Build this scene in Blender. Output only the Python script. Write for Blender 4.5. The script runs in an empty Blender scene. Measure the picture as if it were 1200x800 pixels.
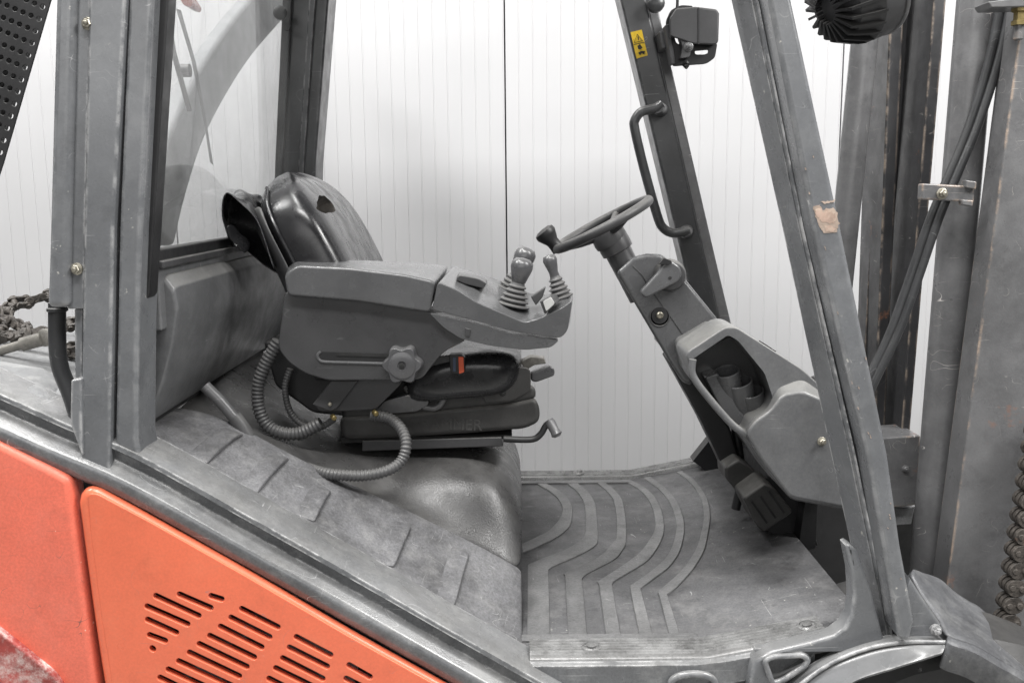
import bpy, bmesh, math, random
from mathutils import Vector, Matrix, Euler
R = math.radians
random.seed(7)
scene = bpy.context.scene
COL = scene.collection

# ------------------------------------------------------------------ camera
CAM = Vector((0.0, -1.35, 1.37)); FPX = 1100.0; PITCH = R(9.0); ROLL = R(0.55)
_r0 = Vector((1, 0, 0)); _u0 = Vector((0, math.sin(PITCH), math.cos(PITCH))); FWD = Vector((0, math.cos(PITCH), -math.sin(PITCH)))
RGT = math.cos(ROLL)*_r0 - math.sin(ROLL)*_u0
UPV = math.sin(ROLL)*_r0 + math.cos(ROLL)*_u0
cam_d = bpy.data.cameras.new('camera'); cam = bpy.data.objects.new('camera', cam_d); COL.objects.link(cam)
cam_d.sensor_width = 36; cam_d.lens = FPX/1200*36; cam_d.clip_start = 0.02; cam_d.clip_end = 60
m = Matrix((RGT, UPV, -FWD)).transposed().to_4x4(); m.translation = CAM
cam.matrix_world = m
scene.camera = cam
# ------------------------------------------------------------------ world, lamps, exposure
world = bpy.data.worlds.new('World'); scene.world = world; world.use_nodes = True
bg = world.node_tree.nodes['Background']; bg.inputs[0].default_value = (1.0, 1.0, 1.0, 1); bg.inputs[1].default_value = 0.035
def area(name, loc, target, sx, sy, power, col=(1, 0.99, 0.975)):
    l = bpy.data.lights.new(name, 'AREA'); l.shape = 'RECTANGLE'; l.size = sx; l.size_y = sy; l.energy = power; l.color = col
    o = bpy.data.objects.new(name, l); COL.objects.link(o); o.location = loc
    o.rotation_euler = (Vector(target)-Vector(loc)).to_track_quat('-Z', 'Y').to_euler()
    return o
area('hall_lamp', (0.0, -1.9, 4.7), (0.05, 0.7, 1.0), 2.6, 0.6, 160)
area('hall_lamp_overhead', (-0.75, 0.05, 4.5), (-0.1, 0.35, 0.8), 2.0, 0.4, 105)
area('wall_fill_rear', (-2.6, -0.2, 4.5), (-1.2, 1.9, 1.2), 1.0, 1.4, 205)  # added fill light, brightens the left part of the wall
area('wall_fill_front', (2.3, -0.6, 3.2), (1.1, 1.9, 1.2), 1.0, 1.4, 128)  # added fill, set low to brighten the right wall under the roof
area('hall_fill', (-0.6, -5.2, 2.6), (0.0, 0.5, 1.0), 5.5, 2.0, 70)  # added soft fill for the bright hall side behind the camera
vs = scene.view_settings
vs.view_transform = 'Standard'; vs.look = 'None'; vs.exposure = 0.0; vs.gamma = 1.0; vs.use_curve_mapping = False
scene.cycles.use_denoising = True
scene.cycles.max_bounces = 8; scene.cycles.transparent_max_bounces = 12

# ------------------------------------------------------------------ helpers
def ray(px, py):
    return FWD*FPX + RGT*(px-600) - UPV*(py-400)
def P(px, py, Y):
    d = ray(px, py); t = (Y-CAM.y)/d.y
    return CAM + d*t
def PZ(px, py, Z):
    d = ray(px, py); t = (Z-CAM.z)/d.z
    return CAM + d*t
def S(pts, Y): return [P(x, y, Y) for x, y in pts]
def sc_at(Y): return (Y-CAM.y)/FPX        # metres per pixel at depth Y (about)

def PY(pts): return [P(x, y, Y) for x, y, Y in pts]
class MB:
    def __init__(s): s.v = []; s.f = []
    def add(s, vs_, fs):
        n = len(s.v); s.v += [Vector(v) for v in vs_]; s.f += [[i+n for i in f] for f in fs]; return s
    def loft(s, rings, closed=True, cap=True, loop=False):
        n = len(rings[0]); vs_ = [p for r in rings for p in r]; fs = []
        k = len(rings)
        for i in range(k if loop else k-1):
            a = i*n; b = ((i+1) % k)*n
            for j in range(n if closed else n-1):
                j2 = (j+1) % n
                fs.append([a+j, a+j2, b+j2, b+j])
        if cap and closed and not loop:
            fs.append(list(range(n))[::-1]); fs.append([(k-1)*n+j for j in range(n)])
        return s.add(vs_, fs)
    def box(s, c, size, rot=None):
        c = Vector(c); h = Vector(size)/2
        vs_ = [Vector((x*h.x, y*h.y, z*h.z)) for x in (-1, 1) for y in (-1, 1) for z in (-1, 1)]
        if rot is not None: vs_ = [rot @ v for v in vs_]
        return s.add([c+v for v in vs_], [[0, 1, 3, 2], [4, 6, 7, 5], [0, 4, 5, 1], [2, 3, 7, 6], [0, 2, 6, 4], [1, 5, 7, 3]])
    def lathe(s, origin, axis, prof, seg=24, cap=True):
        o = Vector(origin); a = Vector(axis).normalized(); t = a.orthogonal().normalized(); b = a.cross(t)
        rings = [[o+a*h+(t*math.cos(2*math.pi*j/seg)+b*math.sin(2*math.pi*j/seg))*max(r, 1e-5) for j in range(seg)] for r, h in prof]
        return s.loft(rings, cap=cap)
    def tube(s, path, r, seg=12, loop=False):
        path = [Vector(p) for p in path]; n = len(path); rings = []
        prev = None
        for i, p in enumerate(path):
            if loop: d = path[(i+1) % n]-path[i-1]
            else: d = path[min(i+1, n-1)]-path[max(i-1, 0)]
            d.normalize()
            if prev is None: t = d.orthogonal().normalized()
            else:
                t = prev - d*prev.dot(d)
                t = t.normalized() if t.length > 1e-6 else d.orthogonal().normalized()
            prev = t; b = d.cross(t)
            rr = r[i] if isinstance(r, (list, tuple)) else r
            rings.append([p+(t*math.cos(2*math.pi*j/seg)+b*math.sin(2*math.pi*j/seg))*rr for j in range(seg)])
        return s.loft(rings, loop=loop)
    def slab(s, px, Y0, Y1):
        a = S(px, Y0); d = Vector((0, Y1-Y0, 0))
        return s.loft([a, [p+d for p in a]])
    def slab2(s, pn, Yn, pf, Yf):
        return s.loft([S(pn, Yn), S(pf, Yf)])
    def grid(s, rows):
        return s.loft(rows, closed=False, cap=False)

def smooth(pts, sub=6, loop=False):
    pts = [Vector(p) for p in pts]; n = len(pts); out = []
    for i in range(n if loop else n-1):
        g = (lambda k: pts[k % n]) if loop else (lambda k: pts[max(0, min(n-1, k))])
        p0, p1, p2, p3 = g(i-1), g(i), g(i+1), g(i+2)
        for j in range(sub):
            t = j/sub
            out.append(0.5*((2*p1)+(p2-p0)*t+(2*p0-5*p1+4*p2-p3)*t*t+(3*p1-p0-3*p2+p3)*t**3))
    if not loop: out.append(pts[-1])
    return out

def wl(o):   # world position of an unrotated, unscaled chain of objects
    v = Vector(o.location)
    while o.parent: o = o.parent; v += o.location
    return v
def link_mesh(name, me, mat, parent, origin):
    o = bpy.data.objects.new(name, me); COL.objects.link(o)
    if mat is not None and not me.materials: me.materials.append(mat)
    if parent is not None:
        o.parent = parent; o.location = origin - wl(parent)
    else: o.location = origin
    return o
def build(name, mb, mat, parent=None, bevel=0.0, seg=3, sub=0, solid=0.0, ang=38, flat=False, label=None):
    bm = bmesh.new()
    lo = Vector((1e9,)*3); hi = -lo
    for v in mb.v:
        for k in range(3): lo[k] = min(lo[k], v[k]); hi[k] = max(hi[k], v[k])
    c = (lo+hi)/2
    vs_ = [bm.verts.new(v-c) for v in mb.v]
    for f in mb.f:
        try: bm.faces.new([vs_[i] for i in f])
        except ValueError: pass
    bmesh.ops.recalc_face_normals(bm, faces=bm.faces)
    me = bpy.data.meshes.new(name); bm.to_mesh(me); bm.free()
    if not flat:
        me.shade_smooth()
        if not bevel and not sub: me.set_sharp_from_angle(angle=R(ang))
    o = link_mesh(name, me, mat, parent, c)
    if solid: md = o.modifiers.new('Solid', 'SOLIDIFY'); md.thickness = solid; md.offset = 0
    if bevel:
        md = o.modifiers.new('Bevel', 'BEVEL'); md.width = bevel; md.segments = seg; md.limit_method = 'ANGLE'; md.angle_limit = R(ang); md.harden_normals = True
    if sub: md = o.modifiers.new('Sub', 'SUBSURF'); md.levels = sub; md.render_levels = sub
    if label: o['label'] = label
    return o

def plate_mesh(loops, thick, bevel, bres=2):
    """flat plate in the XZ plane, loops = list of closed lists of (x,z); the first is the outline, the others are holes. returns mesh in local coords (x, -t, z)"""
    cu = bpy.data.curves.new('plate', 'CURVE'); cu.dimensions = '2D'; cu.fill_mode = 'BOTH'
    cu.extrude = max(0, thick/2-bevel); cu.bevel_depth = bevel; cu.bevel_resolution = bres; cu.offset = -bevel
    for L in loops:
        sp = cu.splines.new('POLY'); sp.points.add(len(L)-1); sp.use_cyclic_u = True
        for p, q in zip(sp.points, L): p.co = (q[0], q[1], 0, 1)
    ob = bpy.data.objects.new('plate_tmp', cu); COL.objects.link(ob)
    dg = bpy.context.evaluated_depsgraph_get(); me = bpy.data.meshes.new_from_object(ob.evaluated_get(dg))
    bpy.data.objects.remove(ob); bpy.data.curves.remove(cu)
    return me
def plate(name, loops, Y, thick, bevel, mat, parent=None, label=None):
    """loops in pixels at depth Y (front face); thick goes away from the camera"""
    L3 = [[P(x, y, Y) for x, y in L] for L in loops]
    xs = [p.x for p in L3[0]]; zs = [p.z for p in L3[0]]
    c = Vector(((min(xs)+max(xs))/2, Y+thick/2, (min(zs)+max(zs))/2))
    me = plate_mesh([[(p.x-c.x, p.z-c.z) for p in L] for L in L3], thick, bevel)
    me.transform(Matrix.Rotation(R(90), 4, 'X')); me.name = name
    bm = bmesh.new(); bm.from_mesh(me); bmesh.ops.remove_doubles(bm, verts=bm.verts, dist=1e-5); bmesh.ops.recalc_face_normals(bm, faces=bm.faces); bm.to_mesh(me); bm.free()
    me.shade_smooth(); me.set_sharp_from_angle(angle=R(60))
    o = link_mesh(name, me, mat, parent, c)
    wn = o.modifiers.new('WN', 'WEIGHTED_NORMAL'); wn.weight = 100; wn.keep_sharp = True
    if label: o['label'] = label
    return o
def rounded(pts, r=6, n=4):
    """round the corners of a pixel polygon"""
    out = []; k = len(pts)
    for i in range(k):
        p = Vector(pts[i]); a = Vector(pts[i-1])-p; b = Vector(pts[(i+1) % k])-p
        d = min(r, a.length*0.45, b.length*0.45)
        p0 = p+a.normalized()*d; p1 = p+b.normalized()*d
        for j in range(n+1):
            t = j/n; q = p0*(1-t)**2+p*2*t*(1-t)+p1*t*t; out.append((q.x, q.y))
    return out
def capsule(a, b, w, n=6):
    a = Vector(a); b = Vector(b); d = (b-a); 
    d = d.normalized() if d.length > 1e-6 else Vector((1, 0)); th = math.atan2(d.y, d.x); out = []
    for j in range(n+1): t = th-math.pi/2+math.pi*j/n; out.append((b.x+math.cos(t)*w/2, b.y+math.sin(t)*w/2))
    for j in range(n+1): t = th+math.pi/2+math.pi*j/n; out.append((a.x+math.cos(t)*w/2, a.y+math.sin(t)*w/2))
    return out
def circle(c, r, n=14): return [(c[0]+r*math.cos(2*math.pi*i/n), c[1]+r*math.sin(2*math.pi*i/n)) for i in range(n)]
def empty(name, loc, label, cat, group=None):
    o = bpy.data.objects.new(name, None); COL.objects.link(o); o.location = loc; o['label'] = label; o['category'] = cat
    o.empty_display_size = 0.1
    if group: o['group'] = group
    return o

# ------------------------------------------------------------------ materials
def material(name, base, rough=0.5, metal=0.0, var=0.25, vscale=7.0, light=None, lightamt=0.0, scratch=0.0, scr_col=(0.55, 0.55, 0.55), edge=0.0,
             edge_col=(0.5, 0.5, 0.5), dust=0.0, dust_col=(0.36, 0.35, 0.33), bump=0.05, bscale=350.0, spots=0.0, spot_col=(0.7, 0.68, 0.62), rust=0.0, grime=0.0, coat=0.0, spec=0.5, fine=0.035):
    m_ = bpy.data.materials.new(name); m_.use_nodes = True; nt = m_.node_tree; N = nt.nodes; L = nt.links
    b = N['Principled BSDF']; b.inputs['Metallic'].default_value = metal; b.inputs['Specular IOR Level'].default_value = spec
    b.inputs['Coat Weight'].default_value = coat; b.inputs['Coat Roughness'].default_value = 0.18
    tc = N.new('ShaderNodeTexCoord'); oi = N.new('ShaderNodeObjectInfo')
    add = N.new('ShaderNodeVectorMath'); add.operation = 'ADD'; mulr = N.new('ShaderNodeVectorMath'); mulr.operation = 'SCALE'
    comb = N.new('ShaderNodeCombineXYZ')
    for k in range(3): L.new(oi.outputs['Random'], comb.inputs[k])
    mulr.inputs['Scale'].default_value = 17.0; L.new(comb.outputs[0], mulr.inputs[0])
    L.new(tc.outputs['Object'], add.inputs[0]); L.new(mulr.outputs[0], add.inputs[1]); V = add.outputs[0]
    def noise(scale, detail=4, rough_=0.55, vec=None, dist=0.0):
        n = N.new('ShaderNodeTexNoise'); n.inputs['Scale'].default_value = scale; n.inputs['Detail'].default_value = detail; n.inputs['Roughness'].default_value = rough_
        n.inputs['Distortion'].default_value = dist
        L.new(vec or V, n.inputs['Vector']); return n.outputs['Fac']
    def ramp(fac, p0, p1, v0=0.0, v1=1.0):
        r = N.new('ShaderNodeMapRange'); r.interpolation_type = 'SMOOTHSTEP'
        for i, q in enumerate((p0, p1, v0, v1)): r.inputs[i+1].default_value = q
        L.new(fac, r.inputs[0]); return r.outputs[0]
    def mix(fac, a, c):
        x = N.new('ShaderNodeMix'); x.data_type = 'RGBA'
        if isinstance(fac, (int, float)): x.inputs[0].default_value = fac
        else: L.new(fac, x.inputs[0])
        for i, q in ((6, a), (7, c)):
            if isinstance(q, (tuple, list)): x.inputs[i].default_value = (q[0], q[1], q[2], 1)
            else: L.new(q, x.inputs[i])
        return x.outputs[2]
    def mul(a, c):
        x = N.new('ShaderNodeMath'); x.operation = 'MULTIPLY'
        for i, q in enumerate((a, c)):
            if isinstance(q, (int, float)): x.inputs[i].default_value = q
            else: L.new(q, x.inputs[i])
        return x.outputs[0]
    dark = tuple(c*(1-var) for c in base); lite = tuple(min(1, c*(1+var)) for c in base)
    n1 = noise(vscale, 6, 0.6)
    col = mix(ramp(n1, 0.3, 0.7), dark, lite)
    n2 = noise(vscale*9, 5, 0.65)
    col = mix(mul(ramp(n2, 0.35, 0.75), var*0.8), col, tuple(c*1.5 for c in base))
    if fine:
        n3 = noise(230, 3, 0.7); vm = N.new('ShaderNodeVectorMath'); vm.operation = 'SCALE'; L.new(col, vm.inputs[0]); L.new(ramp(n3, 0.25, 0.75, 1-fine*1.6, 1+fine*1.6), vm.inputs['Scale']); col = vm.outputs[0]
    if grime: 
        ng = noise(vscale*2.6, 9, 0.74)
        col = mix(mul(ramp(ng, 0.5, 0.72), grime), col, tuple(c*0.35 for c in base))
    if lightamt:
        nl = noise(vscale*2.2, 9, 0.74)
        col = mix(mul(ramp(nl, 0.45, 0.75), lightamt), col, light or (0.4, 0.4, 0.4))
    if dust:
        ge = N.new('ShaderNodeNewGeometry'); sx = N.new('ShaderNodeSeparateXYZ'); L.new(ge.outputs['Normal'], sx.inputs[0])
        up = ramp(sx.outputs['Z'], 0.1, 0.9)
        nd = noise(vscale*1.3, 7, 0.7)
        col = mix(mul(mul(up, ramp(nd, 0.2, 0.75, 0.3, 1.0)), dust), col, dust_col)
    wear = None
    if edge:
        bv = N.new('ShaderNodeBevel'); bv.samples = 4; bv.inputs['Radius'].default_value = 0.005
        g2 = N.new('ShaderNodeNewGeometry'); dp = N.new('ShaderNodeVectorMath'); dp.operation = 'DOT_PRODUCT'
        L.new(bv.outputs[0], dp.inputs[0]); L.new(g2.outputs['Normal'], dp.inputs[1])
        ed = ramp(dp.outputs['Value'], 0.9985, 0.965)
        ne = noise(28, 6, 0.7)
        wear = mul(mul(ed, ramp(ne, 0.42, 0.62)), edge)
        col = mix(wear, col, edge_col)
    if scratch:
        for k, (rot, sc3, wd) in enumerate((((0.4, 0.3, 0.9), (2.2, 34, 34), 0.0026), ((1.1, 0.8, 0.2), (40, 3, 40), 0.0024))):
            mp = N.new('ShaderNodeMapping'); mp.inputs['Rotation'].default_value = rot; mp.inputs['Scale'].default_value = sc3
            L.new(V, mp.inputs['Vector']); ns = noise(1.0, 0.0, 0.5, mp.outputs[0], 0.0)
            ab = N.new('ShaderNodeMath'); ab.operation = 'COMPARE'; ab.inputs[1].default_value = 0.5; ab.inputs[2].default_value = wd; L.new(ns, ab.inputs[0])
            nm = noise(14+9*k, 3, 0.6)
            col = mix(mul(mul(ab.outputs[0], ramp(nm, 0.56, 0.66)), scratch), col, scr_col)
    if spots:
        nsx = noise(95, 3, 0.6); nsy = noise(7, 2, 0.5)
        col = mix(mul(mul(ramp(nsx, 0.69, 0.72), ramp(nsy, 0.5, 0.6)), spots), col, spot_col)
    if rust:
        nr = noise(11, 6, 0.7, dist=0.4)
        col = mix(mul(ramp(nr, 0.64, 0.70), rust), col, (0.32, 0.13, 0.06))
    L.new(col, b.inputs['Base Color'])
    nrg = noise(vscale*3, 5, 0.6)
    L.new(ramp(nrg, 0.25, 0.75, max(0.03, rough-0.12), min(1, rough+0.14)), b.inputs['Roughness'])
    if bump:
        bp = N.new('ShaderNodeBump'); bp.inputs['Strength'].default_value = bump; bp.inputs['Distance'].default_value = 0.004
        nb = noise(bscale, 3, 0.6); L.new(nb, bp.inputs['Height']); L.new(bp.outputs[0], b.inputs['Normal'])
    return m_

M = {}
M['paint'] = material('grey_paint', (0.148, 0.153, 0.161), 0.27, var=0.14, vscale=5, scratch=0.7, edge=1.0, spots=0.6, lightamt=0.35, light=(0.27, 0.275, 0.28), grime=0.3, dust=0.35, bump=0.04, coat=0.4)
M['sill'] = material('worn_sill_paint', (0.13, 0.134, 0.14), 0.24, var=0.25, vscale=8, scratch=0.9, edge=1.0, edge_col=(0.62, 0.62, 0.62), lightamt=0.45, light=(0.38, 0.38, 0.375), dust=0.3, grime=0.4, bump=0.08, fine=0.1, coat=0.3)
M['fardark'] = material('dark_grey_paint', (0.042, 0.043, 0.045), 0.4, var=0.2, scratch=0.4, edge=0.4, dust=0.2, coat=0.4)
M['plastic'] = material('grey_plastic', (0.052, 0.052, 0.054), 0.36, var=0.12, vscale=6, scratch=0.2, scr_col=(0.22, 0.22, 0.22), dust=0.12, bump=0.12, bscale=900, coat=0.4)
M['pad'] = material('smooth_grey_plastic', (0.088, 0.089, 0.092), 0.25, var=0.12, vscale=6, scratch=0.3, scr_col=(0.3, 0.3, 0.3), dust=0.06, lightamt=0.15, light=(0.17, 0.17, 0.17), bump=0.10, bscale=900, coat=0.4)
M['plastic_dk'] = material('dark_plastic', (0.05, 0.05, 0.052), 0.45, var=0.15, dust=0.35, bump=0.12, bscale=800)
M['console'] = material('console_plastic', (0.122, 0.124, 0.128), 0.4, var=0.12, vscale=7, scratch=0.35, dust=0.5, dust_col=(0.42, 0.41, 0.38), lightamt=0.25, light=(0.30, 0.30, 0.295), grime=0.2, bump=0.1, bscale=900, fine=0.06, coat=0.15)
M['knob'] = material('lever_plastic', (0.085, 0.085, 0.089), 0.3, var=0.1, dust=0.15, bump=0.05, coat=0.4)
M['vinyl'] = material('black_vinyl', (0.02, 0.02, 0.0215), 0.27, var=0.2, vscale=9, scratch=0.1, scr_col=(0.1, 0.1, 0.1), bump=0.04, bscale=420, coat=0.2)
M['foam'] = material('torn_foam', (0.03, 0.026, 0.022), 0.9, var=0.5, vscale=40, bump=0.6, bscale=90)
M['bellows'] = material('seat_rubber', (0.042, 0.041, 0.04), 0.55, var=0.3, vscale=8, dust=0.5, lightamt=0.25, light=(0.12, 0.12, 0.115), bump=0.1)
M['mat'] = material('rubber_mat', (0.105, 0.105, 0.108), 0.5, var=0.22, vscale=6, lightamt=0.45, light=(0.29, 0.285, 0.28), grime=0.8, scratch=0.7, scr_col=(0.55, 0.55, 0.54), spots=0.5, bump=0.25, bscale=240, fine=0.12)
M['rib'] = material('rubber_rib', (0.165, 0.165, 0.166), 0.45, var=0.22, vscale=6, lightamt=0.45, light=(0.32, 0.315, 0.31), grime=0.5, scratch=0.6, scr_col=(0.55, 0.55, 0.54), bump=0.25, bscale=240, fine=0.12)
M['hood'] = material('dusty_rubber_cover', (0.15, 0.15, 0.157), 0.4, var=0.4, vscale=11, lightamt=0.45, light=(0.40, 0.397, 0.393), grime=0.55, scratch=0.9, scr_col=(0.6, 0.6, 0.59), dust=0.1, bump=0.5, bscale=150, coat=0.25, fine=0.17)
M['tread'] = material('worn_tread_metal', (0.20, 0.20, 0.20), 0.33, metal=0.2, var=0.3, vscale=12, scratch=0.8, edge=0.6, edge_col=(0.5, 0.5, 0.5), grime=0.6, dust=0.15, bump=0.1, fine=0.15)
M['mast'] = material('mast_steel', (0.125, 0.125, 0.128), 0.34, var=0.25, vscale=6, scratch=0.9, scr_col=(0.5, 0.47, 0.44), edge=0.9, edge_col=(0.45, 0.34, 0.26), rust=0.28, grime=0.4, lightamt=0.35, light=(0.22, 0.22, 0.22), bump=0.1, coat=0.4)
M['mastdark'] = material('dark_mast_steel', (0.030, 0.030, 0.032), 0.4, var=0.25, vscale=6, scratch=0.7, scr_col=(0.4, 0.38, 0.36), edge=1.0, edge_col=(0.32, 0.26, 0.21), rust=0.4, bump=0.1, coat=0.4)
M['tube'] = material('mast_tube_paint', (0.125, 0.125, 0.128), 0.36, var=0.25, vscale=6, scratch=0.9, scr_col=(0.55, 0.52, 0.5), grime=0.45, lightamt=0.3, light=(0.24, 0.24, 0.24), bump=0.06, coat=0.4)
M['orange'] = material('orange_paint', (0.80, 0.172, 0.085), 0.36, var=0.06, vscale=4, scratch=0.9, scr_col=(0.5, 0.2, 0.17), lightamt=0.22, light=(0.82, 0.27, 0.15), grime=0.2, spots=0.15, spot_col=(0.85, 0.5, 0.4), bump=0.03, coat=0.15, fine=0.03)
M['red'] = material('faded_red_paint', (0.80, 0.175, 0.110), 0.48, var=0.1, vscale=4, scratch=1.0, scr_col=(0.25, 0.11, 0.09), spots=0.9, spot_col=(0.9, 0.62, 0.5), lightamt=0.3, light=(0.72, 0.24, 0.18), grime=0.3, bump=0.05, fine=0.06)
M['peel'] = material('peeling_paint', (0.36, 0.06, 0.05), 0.5, var=0.4, vscale=10, lightamt=0.95, light=(0.85, 0.8, 0.75), grime=0.8, rust=0.4, scratch=0.6, bump=0.2, bscale=120)
M['plinth'] = material('glossy_shaded_rubber', (0.04, 0.04, 0.042), 0.32, var=0.3, vscale=8, lightamt=0.4, light=(0.14, 0.14, 0.137), dust=0.22, grime=0.5, bump=0.15, fine=0.12, coat=0.05)  # rubber base darkened for the armrest's shade on the hump
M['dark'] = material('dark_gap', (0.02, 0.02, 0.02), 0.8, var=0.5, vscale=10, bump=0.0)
M['black'] = material('black_rubber', (0.018, 0.018, 0.019), 0.45, var=0.25, dust=0.15)
M['hose'] = material('hose_rubber', (0.034, 0.035, 0.037), 0.42, var=0.2, dust=0.2, scratch=0.4)
M['conduit'] = material('corrugated_conduit', (0.085, 0.085, 0.087), 0.4, var=0.2, vscale=15, dust=0.3, bump=0.05)
M['bolt'] = material('zinc_bolt', (0.32, 0.30, 0.25), 0.35, metal=0.7, var=0.3, vscale=60, grime=0.5)
M['brass'] = material('brass_fitting', (0.22, 0.17, 0.07), 0.4, metal=0.6, var=0.3, vscale=50, grime=0.4)
M['chain'] = material('rusty_chain', (0.055, 0.048, 0.042), 0.6, var=0.4, vscale=40, lightamt=0.5, light=(0.16, 0.14, 0.12), rust=0.25, bump=0.4, bscale=150, fine=0.3)
M['rod'] = material('rod_steel', (0.22, 0.21, 0.19), 0.45, metal=0.3, var=0.3, vscale=30, grime=0.5)
M['rocker'] = material('white_switch', (0.5, 0.5, 0.49), 0.35, var=0.05, bump=0, fine=0)
M['belt'] = material('red_button', (0.62, 0.10, 0.04), 0.4, var=0.1, bump=0)
M['blue'] = material('blue_strip', (0.05, 0.07, 0.12), 0.5, var=0.1, bump=0)
M['yellow'] = material('yellow_sticker', (0.75, 0.50, 0.02), 0.4, var=0.08, vscale=20, grime=0.2, bump=0, fine=0.05)
M['print'] = material('black_print', (0.02, 0.018, 0.012), 0.5, bump=0)
M['redlens'] = material('red_lens', (0.30, 0.04, 0.02), 0.25, bump=0)
M['worn'] = material('bare_worn_patch', (0.42, 0.30, 0.24), 0.6, var=0.3, vscale=30, rust=0.9, lightamt=0.8, light=(0.6, 0.52, 0.42), grime=0.3)
M['wall'] = material('white_wall_sheet', (0.425, 0.425, 0.432), 0.55, var=0.015, vscale=1.5, spots=0.25, spot_col=(0.5, 0.5, 0.5), bump=0.015, bscale=40, fine=0)
M['joint'] = material('joint_seal', (0.12, 0.12, 0.12), 0.7, bump=0)
M['concrete'] = material('concrete_floor', (0.33, 0.33, 0.32), 0.5, var=0.15, vscale=2, lightamt=0.3, light=(0.45, 0.44, 0.42), grime=0.3, scratch=0.3)
M['pale'] = material('pale_grey_paint', (0.20, 0.203, 0.207), 0.45, var=0.25, vscale=9, lightamt=0.6, light=(0.45, 0.45, 0.44), grime=0.6, spots=0.5, scratch=0.6, bump=0.1, fine=0.12)
def glass_mat():
    m_ = bpy.data.materials.new('dusty_glass'); m_.use_nodes = True; nt = m_.node_tree; N = nt.nodes; L = nt.links
    N.remove(N['Principled BSDF']); out = N['Material Output']
    tr = N.new('ShaderNodeBsdfTransparent'); tr.inputs[0].default_value = (0.97, 0.975, 0.975, 1)
    gl = N.new('ShaderNodeBsdfGlossy'); gl.inputs['Roughness'].default_value = 0.03
    df = N.new('ShaderNodeBsdfDiffuse'); df.inputs[0].default_value = (0.8, 0.8, 0.79, 1)
    fr = N.new('ShaderNodeFresnel'); fr.inputs[0].default_value = 1.45
    m1 = N.new('ShaderNodeMixShader'); m2 = N.new('ShaderNodeMixShader')
    tc = N.new('ShaderNodeTexCoord'); n = N.new('ShaderNodeTexNoise'); n.inputs['Scale'].default_value = 9; n.inputs['Detail'].default_value = 8; n.inputs['Roughness'].default_value = 0.7
    mr = N.new('ShaderNodeMapRange'); mr.inputs[1].default_value = 0.3; mr.inputs[2].default_value = 0.8; mr.inputs[3].default_value = 0.015; mr.inputs[4].default_value = 0.10
    L.new(tc.outputs['Object'], n.inputs['Vector']); L.new(n.outputs['Fac'], mr.inputs[0])
    sc_ = N.new('ShaderNodeMath'); sc_.operation = 'MULTIPLY'; sc_.inputs[1].default_value = 0.35; L.new(fr.outputs[0], sc_.inputs[0]); L.new(sc_.outputs[0], m1.inputs[0]); L.new(tr.outputs[0], m1.inputs[1]); L.new(gl.outputs[0], m1.inputs[2])
    L.new(mr.outputs[0], m2.inputs[0]); L.new(m1.outputs[0], m2.inputs[1]); L.new(df.outputs[0], m2.inputs[2]); L.new(m2.outputs[0], out.inputs[0])
    return m_
M['glass'] = glass_mat()

M['fender'] = material('fender_paint', (0.105, 0.107, 0.113), 0.42, var=0.2, vscale=9, lightamt=0.3, light=(0.40, 0.40, 0.39), grime=0.5, spots=0.4, scratch=0.7, bump=0.08, fine=0.12)
M['primer'] = material('chipped_primer', (0.42, 0.33, 0.27), 0.6, var=0.25, vscale=30, rust=0.3, grime=0.3)
M['bow'] = material('bow_paint', (0.22, 0.225, 0.23), 0.5, var=0.12, vscale=9, lightamt=0.3, light=(0.34, 0.34, 0.34), spots=0.4, bump=0.05)

# ------------------------------------------------------------------ setting: wall of ribbed sheets, concrete floor
YW = 1.9
xj = P(594, 300, YW).x; PW = P(985, 120, YW).x-xj; ZT = 4.2
mb = MB().box((0, YW+0.06, ZT/2), (PW*7.2, 0.06, ZT))
wall = build('wall', mb, M['joint']); wall['kind'] = 'structure'; wall['label'] = 'white wall of upright ribbed metal sheets behind the forklift'
prof = []; nr = 24; step = (PW-0.005)/nr
for i in range(nr):
    x = 0.0025+i*step
    prof += [(x, 0.0), (x+step-0.005, 0.0), (x+step-0.0038, 0.0012), (x+step-0.0012, 0.0012)]
prof += [(PW-0.0025, 0.0)]
prof = [(0.0025, 0.02), ] + prof + [(PW-0.0025, 0.02)]
pm = MB().grid([[Vector((x-PW/2, y, -ZT/2+0.01)) for x, y in prof], [Vector((x-PW/2, y, ZT/2)) for x, y in prof]])
first = None
for k in range(-3, 3):
    c = Vector((xj+(k+0.5)*PW, YW, ZT/2))
    if first is None:
        first = build('panel', pm, M['wall'], wall, ang=10); first.location = c-wl(wall)
    else:
        o = first.copy(); COL.objects.link(o); o.parent = wall; o.location = c-wl(wall)
fl = build('floor', MB().box((0, 0.5, -0.05), (9, 9, 0.1)), M['concrete']); fl['kind'] = 'structure'; fl['label'] = 'grey concrete hall floor under the forklift'

# ================================================================== forklift
F = empty('forklift', (0.05, 0.55, 0), 'used orange and grey forklift truck with open operator cab and black seat', 'forklift')
def part(name, mb, mat, parent=None, **k): return build(name, mb, M[mat], parent or F, **k)

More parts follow.
